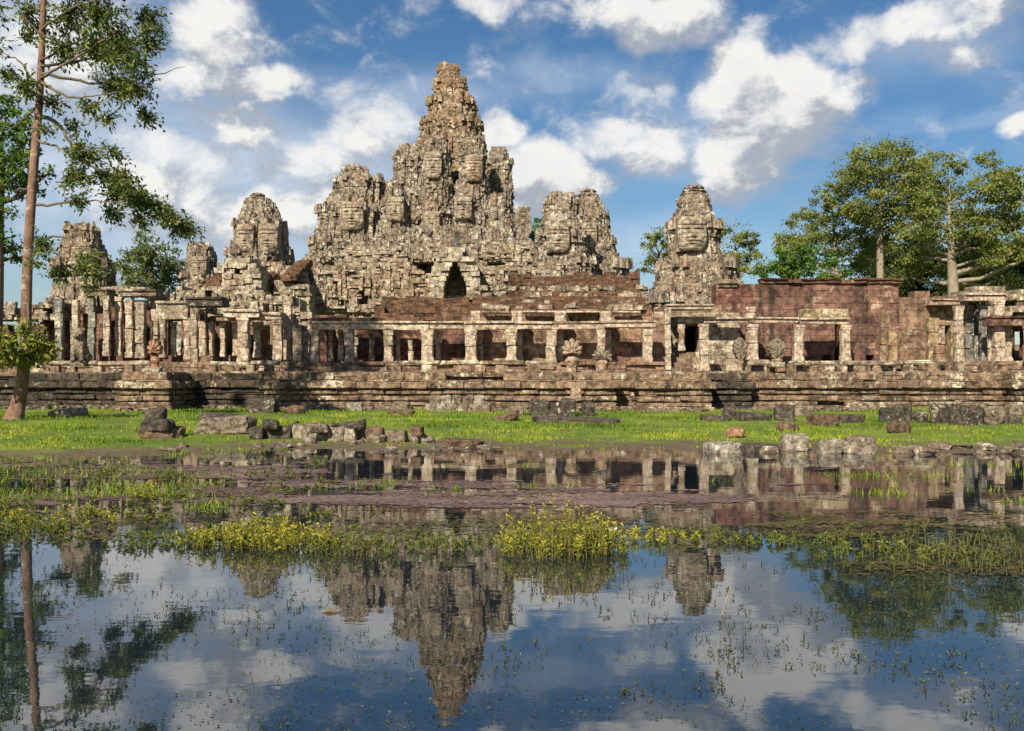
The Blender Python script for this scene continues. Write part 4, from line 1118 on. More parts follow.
# ---------------------------------------------------------------- fallen stones
def rock(mb, x, Y, z0, sx, sy, sz, seed=0, rough=.16, p=5, yaw=0., tilt=0., tone=None):
    """a worn block: superellipsoid with chipped, noisy faces, resting on z0"""
    n = 9
    g_ = np.linspace(-1, 1, n + 1)
    verts, quads = [], []
    for ax in range(3):
        for s in (-1, 1):
            o = len(verts) * 1
            for i in range(n + 1):
                for j in range(n + 1):
                    q = [0, 0, 0]; q[ax] = s; q[(ax + 1) % 3] = g_[i]; q[(ax + 2) % 3] = g_[j]
                    verts.append(q)
            for i in range(n):
                for j in range(n):
                    a = o + i * (n + 1) + j
                    qd = (a, a + n + 1, a + n + 2, a + 1)
                    quads.append(qd if s > 0 else qd[::-1])
    out = []
    for q in verts:
        v = Vector(q); l = (abs(v.x) ** p + abs(v.y) ** p + abs(v.z) ** p) ** (1 / p)
        v = v / l
        w_ = Vector((v.x * sx, v.y * sy, v.z * sz))
        nn = mnoise.noise(w_ * 2.6 + Vector((seed * 3.7, seed * 1.3, 0))) + .7 * mnoise.noise(w_ * 7 + Vector((seed, 0, seed * 2.0)))
        w_ = w_ * (1 + rough * nn)
        w_.z += tilt * w_.x
        out.append((x + w_.x * math.cos(yaw) - w_.y * math.sin(yaw), Y + w_.x * math.sin(yaw) + w_.y * math.cos(yaw), z0 + sz + w_.z))
    mb.add(out, quads, None, rng.random() if tone is None else tone)

def stone_at(px, pyb, wpx, hpx, mat, label, group, name='fallen_stone', Y=None, lift=0.0, p=6.5, yaw=None, tilt=None, rough=.17, deep=None, cat='stone'):
    if Y is None:
        Y = 1750 / (pyb - 375)
        for _ in range(4): Y = (H - float(ground_z(PX(px, Y), Y))) * 1000 / (pyb - 375)
    x = PX(px, Y); z0 = PZ(pyb, Y) + lift - (.03 if lift == 0 else 0)
    sx = wpx / 2 / F * Y; sz = hpx / 2 / F * Y
    if tilt is None: tilt = random.gauss(0, .07)
    sy = deep if deep else min(max(sx * .7, .25), .8)
    mb = MB(); sd = random.random() * 50
    Yc = Y + sy * .8
    rock(mb, x, Yc, 0 - .04, sx, sy, sz + .04, sd, rough, p, random.gauss(0, .12) if yaw is None else yaw, tilt)
    V = mb.V[0]; V -= np.array([x, Yc, 0])
    o = mb.build(name, mat, None, smooth=False)
    o.location = (x, Yc, z0)
    tag(o, label, cat, group)
    return o
SG = 'fallen temple stones along the pond edge'; MG = 'fallen temple stones under the terrace'; RG = 'fallen temple stones at the right'
stones = [
    # px, base row, width, height, material, label, group, extra
    (64, 418, 34, 9, 'palerock', 'long pale slab on the grass just right of the reddish tree trunk', SG, {}),
    (157, 439, 40, 11, 'brownrock', 'broad brown foot slab under the dark stacked stone at the left shore', SG, dict(deep=.6)),
    (155, 429, 30, 9, 'darkrock', 'dark middle stone of the stack at the left shore', SG, dict(Y=27.9)),
    (153, 421, 22, 12, 'darkrock', 'rounded top stone of the stack at the left shore', SG, dict(Y=28.0, p=3.5)),
    (222, 433, 52, 15, 'rock', 'long low moulded stone between the stack and the rough dark row', SG, {}),
    (220, 419, 40, 5, 'darkrock', 'thin dark slab lying on top of the long moulded stone', SG, dict(Y=30.6)),
    (256, 438, 14, 10, 'darkrock', 'small dark stone at the left end of the rough shore row', SG, {}),
    (276, 438, 28, 11, 'darkrock', 'wide dark stone carrying a rounded lump in the shore row', SG, {}),
    (269, 428, 17, 8, 'darkrock', 'rounded dark lump on top of the wide dark stone', SG, dict(Y=28.4, p=3)),
    (291, 437, 11, 13, 'darkrock', 'leaning dark stone next to a pale broken one', SG, dict(tilt=.4)),
    (301, 439, 16, 13, 'palerock', 'pale broken stone at the start of the built row', SG, dict(tilt=-.25)),
    (318, 439, 20, 8, 'palerock', 'pale bottom block on the left of the built shore row', SG, {}),
    (316, 431, 21, 7, 'rock', 'long top block on the left of the built shore row', SG, dict(Y=27.6)),
    (337, 440, 17, 13, 'palerock', 'squarish pale block in the middle of the built shore row', SG, {}),
    (349, 440, 13, 13, 'palerock', 'narrow pale block beside the squarish one in the built row', SG, {}),
    (344, 427, 36, 4, 'darkrock', 'thin black slab lying along the top of the built row', SG, dict(Y=28.0)),
    (360, 439, 11, 8, 'rock', 'low worn stone closing the right end of the built row', SG, {}),
    (361, 427, 5, 7, 'brownrock', 'small upright brown stone behind the end of the built row', SG, dict(Y=29.5)),
    (374, 441, 18, 13, 'brownrock', 'dark brown square stone just right of the built row', SG, {}),
    (396, 442, 20, 11, 'rock', 'flat topped grey stone between the brown square and the double stone', SG, {}),
    (418, 443, 16, 9, 'palerock', 'pale lower half of the double stone near the water', SG, {}),
    (417, 434, 12, 7, 'brownrock', 'brown upper half of the double stone near the water', SG, dict(Y=26.6)),
    (459, 446, 42, 6, 'brownrock', 'flat brown slab half sunk in the mud at mid shore', SG, dict(deep=.5)),
    (262, 413, 28, 13, 'darkrock', 'black heaped stone at the foot of the left terrace corner', MG, {}),
    (252, 408, 14, 9, 'darkrock', 'small black stone left of the black heaped stone', MG, {}),
    (294, 414, 22, 8, 'brownrock', 'low brown mound of earth and stone by the black heap', MG, dict(p=2.4)),
    (325, 408, 20, 10, 'palerock', 'pale rubble block left of a grey tipped one under the terrace', MG, {}),
    (341, 409, 14, 12, 'rock', 'grey tipped block between two pale ones under the terrace', MG, dict(tilt=.3)),
    (354, 411, 16, 8, 'palerock', 'low pale block right of the grey tipped one', MG, {}),
    (400, 411, 17, 9, 'rock', 'single worn block on a thin slab left of the rubble stack', MG, {}),
    (400, 415, 26, 4, 'brownrock', 'thin brown slab before the single worn block', MG, {}),
    (506, 421, 26, 7, 'brownrock', 'tilted brown slab left of the black stone group', MG, dict(tilt=.35)),
    (517, 415, 12, 9, 'rock', 'square brown stone behind the tilted slab', MG, {}),
    (540, 416, 21, 16, 'darkrock', 'big black block at the left of the dark stone group', MG, {}),
    (556, 416, 12, 13, 'darkrock', 'low black stone inside the dark stone group', MG, {}),
    (568, 417, 14, 18, 'darkrock', 'tall mottled stone in the middle of the dark stone group', MG, {}),
    (576, 405, 10, 12, 'carved', 'reddish pedestal stone standing up behind the dark stone group', MG, dict(Y=44.6, lift=.2)),
    (588, 416, 14, 14, 'darkrock', 'round drum stone at the right of the dark stone group', MG, dict(p=3)),
    (576, 424, 82, 6, 'darkrock', 'long dark slab in front of the dark stone group', MG, dict(deep=.6)),
    (716, 421, 28, 5, 'darkrock', 'thin dark slab in the grass below the terrace corner', RG, {}),
    (730, 419, 12, 11, 'darkrock', 'small dark boulder behind the thin slab by the terrace corner', RG, {}),
    (755, 421, 31, 8, 'darkrock', 'long dark slab right of the small dark boulder', RG, {}),
    (786, 421, 20, 15, 'darkrock', 'blackish upright block left of the pale capped one', RG, {}),
    (804, 416, 20, 9, 'rock', 'grey block perched behind between the blackish and brown blocks', RG, {}),
    (825, 426, 28, 11, 'brownrock', 'smooth brown square block on the grass at the right', RG, {}),
    (853, 423, 24, 8, 'darkrock', 'dark wedge slab right of the smooth brown block', RG, {}),
    (737, 436, 18, 8, 'orange', 'tan lone boulder on the grass right of centre', RG, dict(p=2.8)),
    (790, 431, 22, 9, 'brownrock', 'low earthy mound with a stone behind the pale shore blocks', RG, dict(p=2.4)),
    (724, 453, 30, 10, 'palerock', 'long pale rubble stone at the water right of centre', RG, dict(Y=24.3, deep=.4)),
    (762, 451, 36, 6, 'darkrock', 'flat dark slab at the water between the pale stones', RG, dict(Y=24.8, deep=.5)),
    (797, 450, 24, 15, 'palerock', 'pale block with a rough top at the water edge', RG, dict(Y=24.9)),
    (832, 453, 22, 12, 'palerock', 'pale rounded block left of the capped shore block', RG, dict(Y=24.2)),
    (860, 453, 38, 10, 'palerock', 'wide pale shore block beneath a flat cap', RG, dict(Y=24.2)),
    (863, 444, 30, 7, 'rock', 'flat cap stone on the wide pale shore block', RG, dict(Y=24.4, lift=-.03)),
    (890, 423, 17, 15, 'darkrock', 'first black stone at the left of the heap below the far right terrace', RG, {}),
    (904, 423, 18, 18, 'darkrock', 'second black stone of the heap with a mottled face', RG, {}),
    (920, 424, 18, 12, 'darkrock', 'low black stone ending the first part of the heap', RG, {}),
    (901, 433, 23, 11, 'brownrock', 'short brown drum lying in front of the black heap', RG, dict(p=3.4)),
    (943, 424, 20, 20, 'darkrock', 'tallest black stone of the heap at the right', RG, {}),
    (958, 425, 14, 15, 'darkrock', 'narrow black stone right of the tallest one', RG, {}),
    (973, 425, 22, 19, 'darkrock', 'grey flecked block near the right of the black heap', RG, {}),
    (995, 425, 18, 17, 'rock', 'pale speckled block between the flecked and moulded stones', RG, {}),
    (1012, 425, 22, 10, 'darkrock', 'dark moulded stone at the extreme right', RG, {}),
    (1018, 414, 16, 8, 'rock', 'grey stone on top of the dark moulded stone', RG, dict(Y=37.0)),
]
for a in stones:
    stone_at(a[0], a[1], a[2], a[3], a[4], a[5], a[6], **a[7])
# the rubble stack under the middle terrace: two rows of blocks
words = ['leftmost low', 'rounded second', 'carved third', 'wide fourth', 'square fifth', 'broken sixth']
for r in range(2):
    for k in range(6 - r):
        px = 430 + k * 11 + r * 5
        stone_at(px, 413 - r * 8.5, 11.5, 9, random.choice(['rock', 'palerock', 'rock']), f"{words[k]} block in the {'bottom' if r == 0 else 'top'} row of the rubble stack under the middle terrace", 'rubble stack blocks', Y=45.6 + .2 * r, p=4)

mb = MB()
for _ in range(420):
    r = random.random()
    if r < .88:
        px = random.uniform(-20, 1044); x = bw(px); Yr = [b[2] for b in BAYS if bw(b[0]) <= x < bw(b[1])][0] - random.uniform(.4, 1.6)
    elif r < .94:
        x = PX(random.uniform(690, 1030), 26); Yr = float(shore(x)) + random.uniform(-.4, 1.2)
    else:
        x = PX(random.uniform(180, 500), 28); Yr = float(shore(x)) + random.uniform(-.3, 2.5)
    q = random.uniform(.05, .2)
    g0 = float(ground_z(x, Yr))
    mb.boxes([(x, Yr, g0 + q * .3)], [(q * random.uniform(.8, 1.7), q, q * .6)], random.uniform(0, 3), jit=q * .2, chamfer=q * .35)
tag(mb.build('rubble', 'rock'), 'small loose rubble strewn along the terrace foot and the pond edge', 'rubble', kind='stuff')

# ---------------------------------------------------------------- trees
def curve_pts(p0, p1, n=7, sag=0.0, wob=.0, seed=0):
    t = np.linspace(0, 1, n)[:, None]
    P_ = np.asarray(p0)[None] * (1 - t) + np.asarray(p1)[None] * t
    P_[:, 2] += sag * np.sin(np.pi * t[:, 0])
    r_ = np.random.default_rng(seed)
    P_ += r_.normal(0, wob, P_.shape) * np.sin(np.pi * t)
    return P_

def tree(name, label, Y, trunk, blobs, leaf, bark_, leaf_size, density, trunk_r, group=None, limbs=True, depth=1.0, sub=9, flat=.55, upbias=0.0, clump=.36, droop=0., cat='tree', loose=.22, grow=1.5):
    """trunk: list of (px, py); blobs: (px, py, radius px) lobes of the crown as real clumps at distance Y"""
    k = Y / F
    base = (PX(trunk[0][0], Y), Y, PZ(trunk[0][1], Y))
    t = thing(name, base, label, cat, group)
    mb = MB()
    pts = np.array([(PX(a, Y), Y + .3 * math.sin(i), PZ(b, Y)) for i, (a, b) in enumerate(trunk)])
    # smooth the trunk line
    tt = np.linspace(0, len(pts) - 1, len(pts) * 4)
    P_ = np.column_stack([np.interp(tt, np.arange(len(pts)), pts[:, c]) for c in range(3)])
    for _ in range(2):
        P_[1:-1] = (P_[:-2] + 2 * P_[1:-1] + P_[2:]) / 4
    R_ = np.interp(np.linspace(0, 1, len(P_)), np.linspace(0, 1, len(trunk_r)), trunk_r)
    mb.tube(P_, R_, 12)
    lv = MB()
    cen = []
    for bi, b in enumerate(blobs):
        px, py, r = b[:3]
        dy = (b[3] if len(b) > 3 else random.uniform(-1, 1) * depth)
        Yb = Y + dy
        c = np.array([PX(px, Y), Yb, PZ(py, Y)]); R = r * k * grow
        cen.append((c, R))
        if limbs:
            # limb leaves the trunk lower than the lobe it carries
            zt = min(P_[-1, 2], c[2] - abs(c[0] - np.interp(c[2], P_[:, 2], P_[:, 0])) * .45)
            zt = max(zt, P_[int(len(P_) * .35), 2])
            i0 = int(np.argmin(np.abs(P_[:, 2] - zt)))
            q = curve_pts(P_[i0], c, 8, -.12 * np.linalg.norm(c - P_[i0]) * .5, .02 * np.linalg.norm(c - P_[i0]), bi)
            r0 = min(R_[i0] * .6, .012 * np.linalg.norm(c - P_[i0]) + .03 + R_[i0] * .25)
            mb.tube(q, np.linspace(r0, r0 * .3, 8), 6)
        # sub clumps through the lobe
        ns = max(4, int(sub * 1.5 * (r / 16.0) ** 1.2))
        sdir = rng.normal(0, 1, (ns, 3)); sdir /= np.linalg.norm(sdir, axis=1)[:, None]
        srad = R * rng.uniform(.25, 1.0, ns) ** .6
        sc_ = c + sdir * srad[:, None] * np.array([1, 1, .85])
        if limbs:
            for s_ in sc_[::2]:
                q = curve_pts(c, s_, 4, 0, .02 * R)
                mb.tube(q, np.linspace(r0 * .35, r0 * .1, 4), 4, cap=False)
        nl = max(6, int(density * 10.5 * R * R / ns / (leaf_size ** 2)))
        for s_ in sc_:
            cr = R * clump * random.uniform(.7, 1.3)
            d = rng.normal(0, 1, (nl, 3)); d /= np.linalg.norm(d, axis=1)[:, None]
            p_ = s_ + d * (cr * rng.random((nl, 1)) ** .5) * np.array([1, 1, flat])
            tn = np.clip(random.random() * .75 - .1 + rng.random(nl) * .5, 0, 1)
            lv.leaves(p_, leaf_size * rng.uniform(.65, 1.3, nl), .5, tone=tn, droop=droop)
        ex = int(density * 10.5 * R * R / leaf_size ** 2 * loose)
        d = rng.normal(0, 1, (ex, 3)); d /= np.linalg.norm(d, axis=1)[:, None]
        lv.leaves(c + d * (R * rng.uniform(.5, 1.12, (ex, 1))), leaf_size * rng.uniform(.6, 1.2, ex), .5, droop=droop)
    mb.build('trunk', bark_, t, smooth=True)
    lv.build('crown', leaf, t)
    return t

BT = 'trees beyond the temple'
tree('tall_tree', 'tallest wide crowned olive tree with a pale bare trunk behind the maroon wall', 112,
     [(880, 372), (881, 300), (881, 250), (879, 215), (884, 180)],
     [(842, 177, 14), (856, 169, 15), (872, 165, 17), (893, 162, 15), (912, 167, 15), (926, 179, 14), (836, 185, 9), (822, 200, 6), (834, 204, 7), (850, 197, 13), (868, 187, 16), (890, 184, 18), (908, 193, 18), (925, 201, 15), (862, 214, 13), (884, 214, 15), (905, 219, 16), (845, 214, 10)],
     'leaf_olive', 'bark_pale', .35, 2.0, [.5, .45, .36, .25, .12], BT, depth=4.5, sub=10, flat=.5)
tree('spreading_tree', 'broad olive tree with forked whitish limbs at the right side above the pavilion', 104,
     [(955, 372), (955, 300), (953, 262), (951, 238), (948, 205)],
     [(952, 167, 12), (965, 177, 13), (985, 169, 12), (1002, 177, 10), (1012, 189, 10), (942, 197, 16), (962, 199, 16), (985, 195, 15), (1005, 207, 15), (930, 219, 16), (952, 222, 16), (976, 219, 17), (1000, 227, 16), (1022, 212, 14), (1032, 187, 15), (1040, 232, 16), (1030, 252, 15), (1022, 172, 9), (925, 242, 14), (940, 250, 13, 5), (972, 247, 15, 2), (998, 252, 16), (1022, 245, 14), (928, 269, 12, 6), (976, 272, 12, 6), (996, 275, 14, 6), (1018, 275, 14, 4), (915, 229, 12), (933, 182, 13), (930, 200, 14), (915, 215, 13), (920, 245, 13, 4), (968, 232, 13, -3), (948, 228, 12, -3), (985, 252, 13, -2), (1005, 228, 13, -2)],
     'leaf_olive', 'bark_pale', .35, 2.0, [.7, .6, .45, .3, .14], BT, depth=4.5, sub=10, flat=.5)
tree('rounded_tree', 'rounded mid green tree left of the tall pale trunk', 118,
     [(838, 372), (838, 290), (836, 255), (834, 225)],
     [(797, 238, 13), (812, 224, 14), (828, 212, 13), (842, 222, 15), (856, 232, 14), (818, 243, 15), (838, 245, 16), (803, 254, 14), (860, 252, 14), (787, 252, 10), (848, 264, 15), (872, 258, 13), (868, 240, 10)],
     'leaf_olive', 'bark_pale', .35, 2.1, [.45, .36, .25, .12], BT, depth=4.5, sub=10)
tree('low_tree', 'low bright green tree at the left foot of the rounded tree', 108,
     [(798, 372), (798, 290), (797, 270)],
     [(772, 266, 9), (786, 262, 11), (800, 260, 12), (815, 264, 12), (780, 274, 9), (806, 273, 12), (825, 272, 11)],
     'leaf_bright', 'bark_dark', .4, 2.2, [.5, .4, .2], BT, depth=3.5, sub=10)
tree('thin_tree', 'light feathery tree right behind the lone face tower', 120,
     [(738, 372), (738, 290), (736, 250)],
     [(722, 228, 8), (731, 236, 10), (745, 240, 10), (725, 250, 9), (740, 252, 11), (755, 252, 9), (760, 264, 8), (745, 266, 11), (728, 266, 10)],
     'leaf_olive', 'bark_pale', .35, 1.6, [.5, .4, .15], BT, depth=3.5, sub=8)
tree('thin_tree', 'small feathery tree peeping out left of the lone face tower', 122,
     [(660, 372), (660, 290), (659, 255)],
     [(652, 238, 7), (664, 238, 8), (672, 246, 8), (645, 248, 6), (656, 250, 9), (668, 258, 9), (655, 264, 8), (641, 268, 5)],
     'leaf_olive', 'bark_pale', .35, 1.6, [.5, .4, .15], BT, depth=3.0, sub=8)
tree('far_tree', 'green tree glimpsed in the gap between the great spire and the pair of towers', 135,
     [(533, 372), (533, 290), (533, 240)], [(533, 222, 6), (530, 232, 7), (537, 238, 7), (532, 250, 8), (538, 262, 8)], 'leaf_bright', 'bark_dark', .42, 2.2, [.4, .3, .15], BT, depth=2)
tree('pale_tree', 'pale hazy tree between the half hidden tower and the stubby tower', 130,
     [(150, 372), (150, 300), (150, 260)],
     [(148, 246, 10), (162, 252, 13), (138, 258, 12), (176, 262, 12), (152, 266, 15), (128, 274, 11), (168, 278, 15), (140, 284, 14), (184, 280, 9), (120, 288, 9), (156, 292, 13)],
     'leaf_pale', 'bark_pale', .5, 2.2, [.7, .5, .2], BT, depth=4, sub=10)
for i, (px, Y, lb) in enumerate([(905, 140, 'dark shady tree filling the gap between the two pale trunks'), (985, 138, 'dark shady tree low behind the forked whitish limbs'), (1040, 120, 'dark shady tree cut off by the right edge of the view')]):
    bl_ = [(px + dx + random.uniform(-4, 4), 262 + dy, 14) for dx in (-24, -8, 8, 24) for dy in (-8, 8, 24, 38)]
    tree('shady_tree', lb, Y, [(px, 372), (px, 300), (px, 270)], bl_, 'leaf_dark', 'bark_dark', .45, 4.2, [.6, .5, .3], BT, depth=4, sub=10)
tree('bright_tree', 'bright green dense tree at the left edge behind the reddish trunk', 58,
     [(-8, 378), (-6, 300), (-4, 200), (0, 140)],
     [(2, 104, 11), (14, 118, 12), (-8, 122, 14), (6, 140, 15), (24, 148, 11), (18, 164, 12), (38, 170, 10), (50, 176, 7), (-6, 164, 16), (8, 186, 13), (26, 186, 8), (-10, 206, 15), (8, 212, 11), (4, 236, 11), (-14, 240, 14), (8, 254, 8)],
     'leaf_bright', 'bark_dark', .3, 2.2, [.45, .4, .3, .15], None, depth=2.0, sub=11)

# the front tree on the left
def front_tree():
    Y = 38.0
    base = (PX(17, Y), Y, PZ(421, Y))
    t = thing('front_tree', base, 'tall slim tree with a reddish leaning trunk and sparse large leaves on the left bank', 'tree')
    tr_ = [(12, 424), (16, 408), (20, 385), (24, 360), (27, 320), (29, 270), (32, 210), (35, 150), (38, 100), (40, 50), (43, 0), (46, -40), (49, -80)]
    pts = np.array([(PX(a, Y), Y + .15 * math.sin(i * .9), PZ(b, Y)) for i, (a, b) in enumerate(tr_)])
    tt = np.linspace(0, len(pts) - 1, len(pts) * 4)
    P_ = np.column_stack([np.interp(tt, np.arange(len(pts)), pts[:, c]) for c in range(3)])
    for _ in range(3): P_[1:-1] = (P_[:-2] + 2 * P_[1:-1] + P_[2:]) / 4
    R_ = np.interp(tt, [0, 1, 2, 4, 7, 9, 12], [.38, .29, .235, .195, .16, .12, .07])
    mb = MB(); mb.tube(P_, R_, 16); mb.build('trunk', 'bark', t, smooth=True)
    # branches: polylines in rows and columns, dy pushes them towards or away from the eye
    BR = [([(40, 78), (62, 70), (95, 52), (130, 35), (150, 12)], -.5), ([(40, 72), (70, 78), (100, 78), (135, 68), (172, 52)], .8), ([(37, 115), (55, 120), (68, 140), (80, 158), (105, 175), (135, 190), (160, 212), (198, 228)], .2), ([(31, 205), (55, 206), (90, 205), (118, 208), (140, 208)], -.8),
          ([(36, 140), (50, 145), (72, 155), (95, 160), (125, 160)], -1.0), ([(41, 60), (55, 40), (75, 20), (100, 5)], 1.2), ([(43, 30), (70, 15), (110, 5), (140, -6)], -.6), ([(40, 90), (20, 62), (2, 50), (-20, 40)], .5), ([(42, 40), (25, 15), (18, -8)], -.3),
          ([(38, 80), (62, 96), (90, 108), (118, 112), (150, 112)], -1.4), ([(45, -20), (75, -30), (110, -28), (150, -18)], .6), ([(46, -40), (20, -50), (-10, -40)], 0), ([(36, 110), (18, 114), (2, 122), (-18, 124)], .7), ([(33, 190), (16, 192), (0, 188)], -.6),
          ([(29, 262), (48, 240), (75, 238), (105, 258), (128, 268)], -.9), ([(29, 255), (50, 246), (70, 262), (86, 280)], -.3), ([(28, 300), (42, 318), (52, 332)], -1.0), ([(27, 330), (14, 338), (2, 342)], -.6), ([(27, 325), (40, 335), (60, 345)], -.8), ([(41, 66), (66, 50), (90, 30), (112, 22)], 2.0), ([(48, -60), (80, -70), (120, -60)], 0)]
    bmb = MB(); tips = []
    for ln, dy in BR:
        q = np.array([(PX(a, Y), Y + dy * (i / (len(ln) - 1)) * 2.0, PZ(b, Y)) for i, (a, b) in enumerate(ln)])
        s_ = np.linspace(0, len(q) - 1, len(q) * 3)
        q = np.column_stack([np.interp(s_, np.arange(len(q)), q[:, c]) for c in range(3)])
        q[1:-1] = (q[:-2] + 2 * q[1:-1] + q[2:]) / 4
        q += rng.normal(0, .03, q.shape)
        L = np.linalg.norm(q[-1] - q[0])
        bmb.tube(q, np.linspace(.025 + .008 * L, .01, len(q)), 6)
    LB = [(30, 12, 24, .55), (72, 14, 26, .7), (108, 20, 26, .8), (140, 8, 18, .7), (60, 44, 24, .55), (98, 48, 26, .9), (132, 56, 24, .9), (160, 50, 14, .8), (112, 80, 24, .9), (140, 92, 18, .8), (84, 102, 14, .6), (148, 116, 13, .7), (126, 130, 12, .5), (42, 95, 15, 1.0), (58, 104, 10, .9), (10, 58, 16, .5), (4, 15, 18, .5), (22, 30, 14, .4),
          (76, 150, 14, .8), (98, 160, 18, .8), (122, 156, 11, .6), (66, 140, 8, .6), (90, 184, 16, .9), (118, 190, 20, 1.0), (142, 202, 17, 1.0), (112, 212, 12, .8), (168, 214, 13, .9), (188, 228, 12, .9), (150, 224, 11, .8), (96, 208, 11, .7), (80, 176, 10, .6), (172, 232, 8, .5), (140, 192, 13, .9), (160, 208, 13, .9), (180, 222, 12, 1.0), (195, 232, 8, .9), (95, 172, 13, .8), (122, 176, 13, .8), (62, 120, 9, .7), (165, 40, 10, .6), (150, 75, 12, .7), (20, 80, 12, .6), (120, 40, 16, .7),
          (64, 252, 13, .8), (84, 262, 16, .9), (100, 274, 13, .8), (72, 276, 12, .7), (118, 266, 9, .6), (50, 268, 8, .6), (95, 290, 10, .4), (110, -25, 30, .7), (60, -40, 32, .8), (10, -40, 30, .7), (120, -62, 24, .7), (-10, 125, 14, .6), (2, 190, 10, .6)]
    LOW = [(14, 342, 16, 1.5), (34, 346, 16, 1.6), (52, 346, 13, 1.5), (24, 360, 13, 1.5), (0, 346, 14, 1.4), (46, 358, 10, 1.2), (42, 332, 10, 1.0), (62, 352, 8, 1.0), (6, 362, 10, 1.2)]
    k = Y / F
    for lst, m in ((LB, 'leaf_front'), (LOW, 'leaf_low')):
        lv = MB()
        for px, py, r, dn in lst:
            Yb = Y + (random.uniform(-1.5, 1.5) if lst is LB else random.uniform(-2.2, -.6)); c = np.array([PX(px, Y), Yb, PZ(py, Y)]); R = r * k
            nt = max(4, int(r * r * .13 * dn + r * .75 * dn))
            for _ in range(nt):
                d = rng.normal(0, 1, 3); d /= np.linalg.norm(d)
                e = c + d * R * rng.uniform(.15, 1.0) ** .6 * 1.35 * np.array([1, 1.2, .85])
                twd = e - c + np.array([.25, 0, -.1]); twd /= np.linalg.norm(twd) + 1e-6
                s0 = e - twd * .8
                bmb.tube(np.array([s0, e]), [.012, .005], 4, cap=False)
                nl = random.randint(7, 12)
                f = rng.uniform(0, 1, (nl, 1))
                p_ = s0 * (1 - f) + e * f + rng.normal(0, .1, (nl, 3))
                dd = twd[None] * .6 + rng.normal(0, .75, (nl, 3)); dd[:, 2] -= .35
                lv.leaves(p_, rng.uniform(.14, .27, nl), .44, tone=np.clip(rng.random(nl) * .7 + random.uniform(-.1, .45), 0, 1), dirs=dd)
        lv.build('crown' if m == 'leaf_front' else 'low_foliage', m, t)
    bmb.build('branches', 'bark_dark', t, smooth=True)
front_tree()

# ---------------------------------------------------------------- grass
n = 150000
yy = 20 + 31 * rng.random(n) ** .8
xx = yy * rng.uniform(-.62, .62, n)
zz = ground_z(xx, yy)
front = np.full(n, 48.0)
for a, b, Y, m in BAYS:
    s_ = (xx >= bw(a)) & (xx < bw(b)); front[s_] = Y - .55
pn = fbm(xx * .45 + 3, yy * .45)
wet = zz + (fbm(xx * 1.3, yy * 1.3) - .5) * .18
keep = (yy < front) & (wet > .045) & (rng.random(n) < 3.0 * (pn - .27)) & (fbm(xx * .9 + 70, yy * 1.4) > .43) & (fbm(xx * .28 + 12, yy * .5 + 30) > .33)
xx, yy, zz, pn = xx[keep], yy[keep], zz[keep], pn[keep]
k = len(xx)
hgt = (.03 + .17 * pn ** 1.5) * rng.uniform(.5, 1.35, k) * (.55 + .45 * sstep(25, 32, yy))
ang = rng.uniform(0, np.pi, k); wd = .018 + .012 * rng.random(k)
lean = rng.normal(0, .35, (k, 2)) * hgt[:, None]
V = np.stack([np.stack([xx - np.cos(ang) * wd, yy - np.sin(ang) * wd, zz - .02], -1), np.stack([xx + np.cos(ang) * wd, yy + np.sin(ang) * wd, zz - .02], -1), np.stack([xx + lean[:, 0], yy + lean[:, 1], zz + hgt], -1)], 1)
n2 = 26000
py2 = rng.uniform(446, 512, n2); px2 = rng.uniform(-40, 1060, n2)
y2 = H * F / (py2 - YH); x2 = (px2 - 512) / F * y2
ok2 = (fbm(x2 * .5 + 90, y2 * 1.0) > .5 + .22 * sstep(120, 360, px2) + .05 * sstep(480, 512, py2)) & (y2 < shore(x2) + .8)
x2, y2 = x2[ok2], y2[ok2]; m2 = len(x2)
h2 = rng.uniform(.03, .16, m2); a2 = rng.uniform(0, np.pi, m2); l2 = rng.normal(0, .4, (m2, 2)) * h2[:, None]; z2 = np.maximum(ground_z(x2, y2), -.02)
V2 = np.stack([np.stack([x2 - np.cos(a2) * .014, y2 - np.sin(a2) * .014, z2], -1), np.stack([x2 + np.cos(a2) * .014, y2 + np.sin(a2) * .014, z2], -1), np.stack([x2 + l2[:, 0], y2 + l2[:, 1], z2 + h2], -1)], 1)
mb = MB(); mb.add(V2.reshape(-1, 3), None, np.arange(m2 * 3).reshape(-1, 3), np.repeat(np.clip(rng.random(m2) * .8 + .1, 0, 1), 3))
mb.add(V.reshape(-1, 3), None, np.arange(k * 3).reshape(-1, 3), np.repeat(np.clip(.12 + 1.5 * (fbm(xx * .3 + 40, yy * .6) - .28) + rng.normal(0, .18, k) + .25 * sstep(38, 29, yy), 0, 1), 3))
tag(mb.build('grass', 'grass'), 'short bright green grass between the pond and the terrace', 'grass', kind='stuff')

# ---------------------------------------------------------------- pond plants
def pond_pt(px, py): 
    Y = H * F / (py - YH); return PX(px, Y), Y
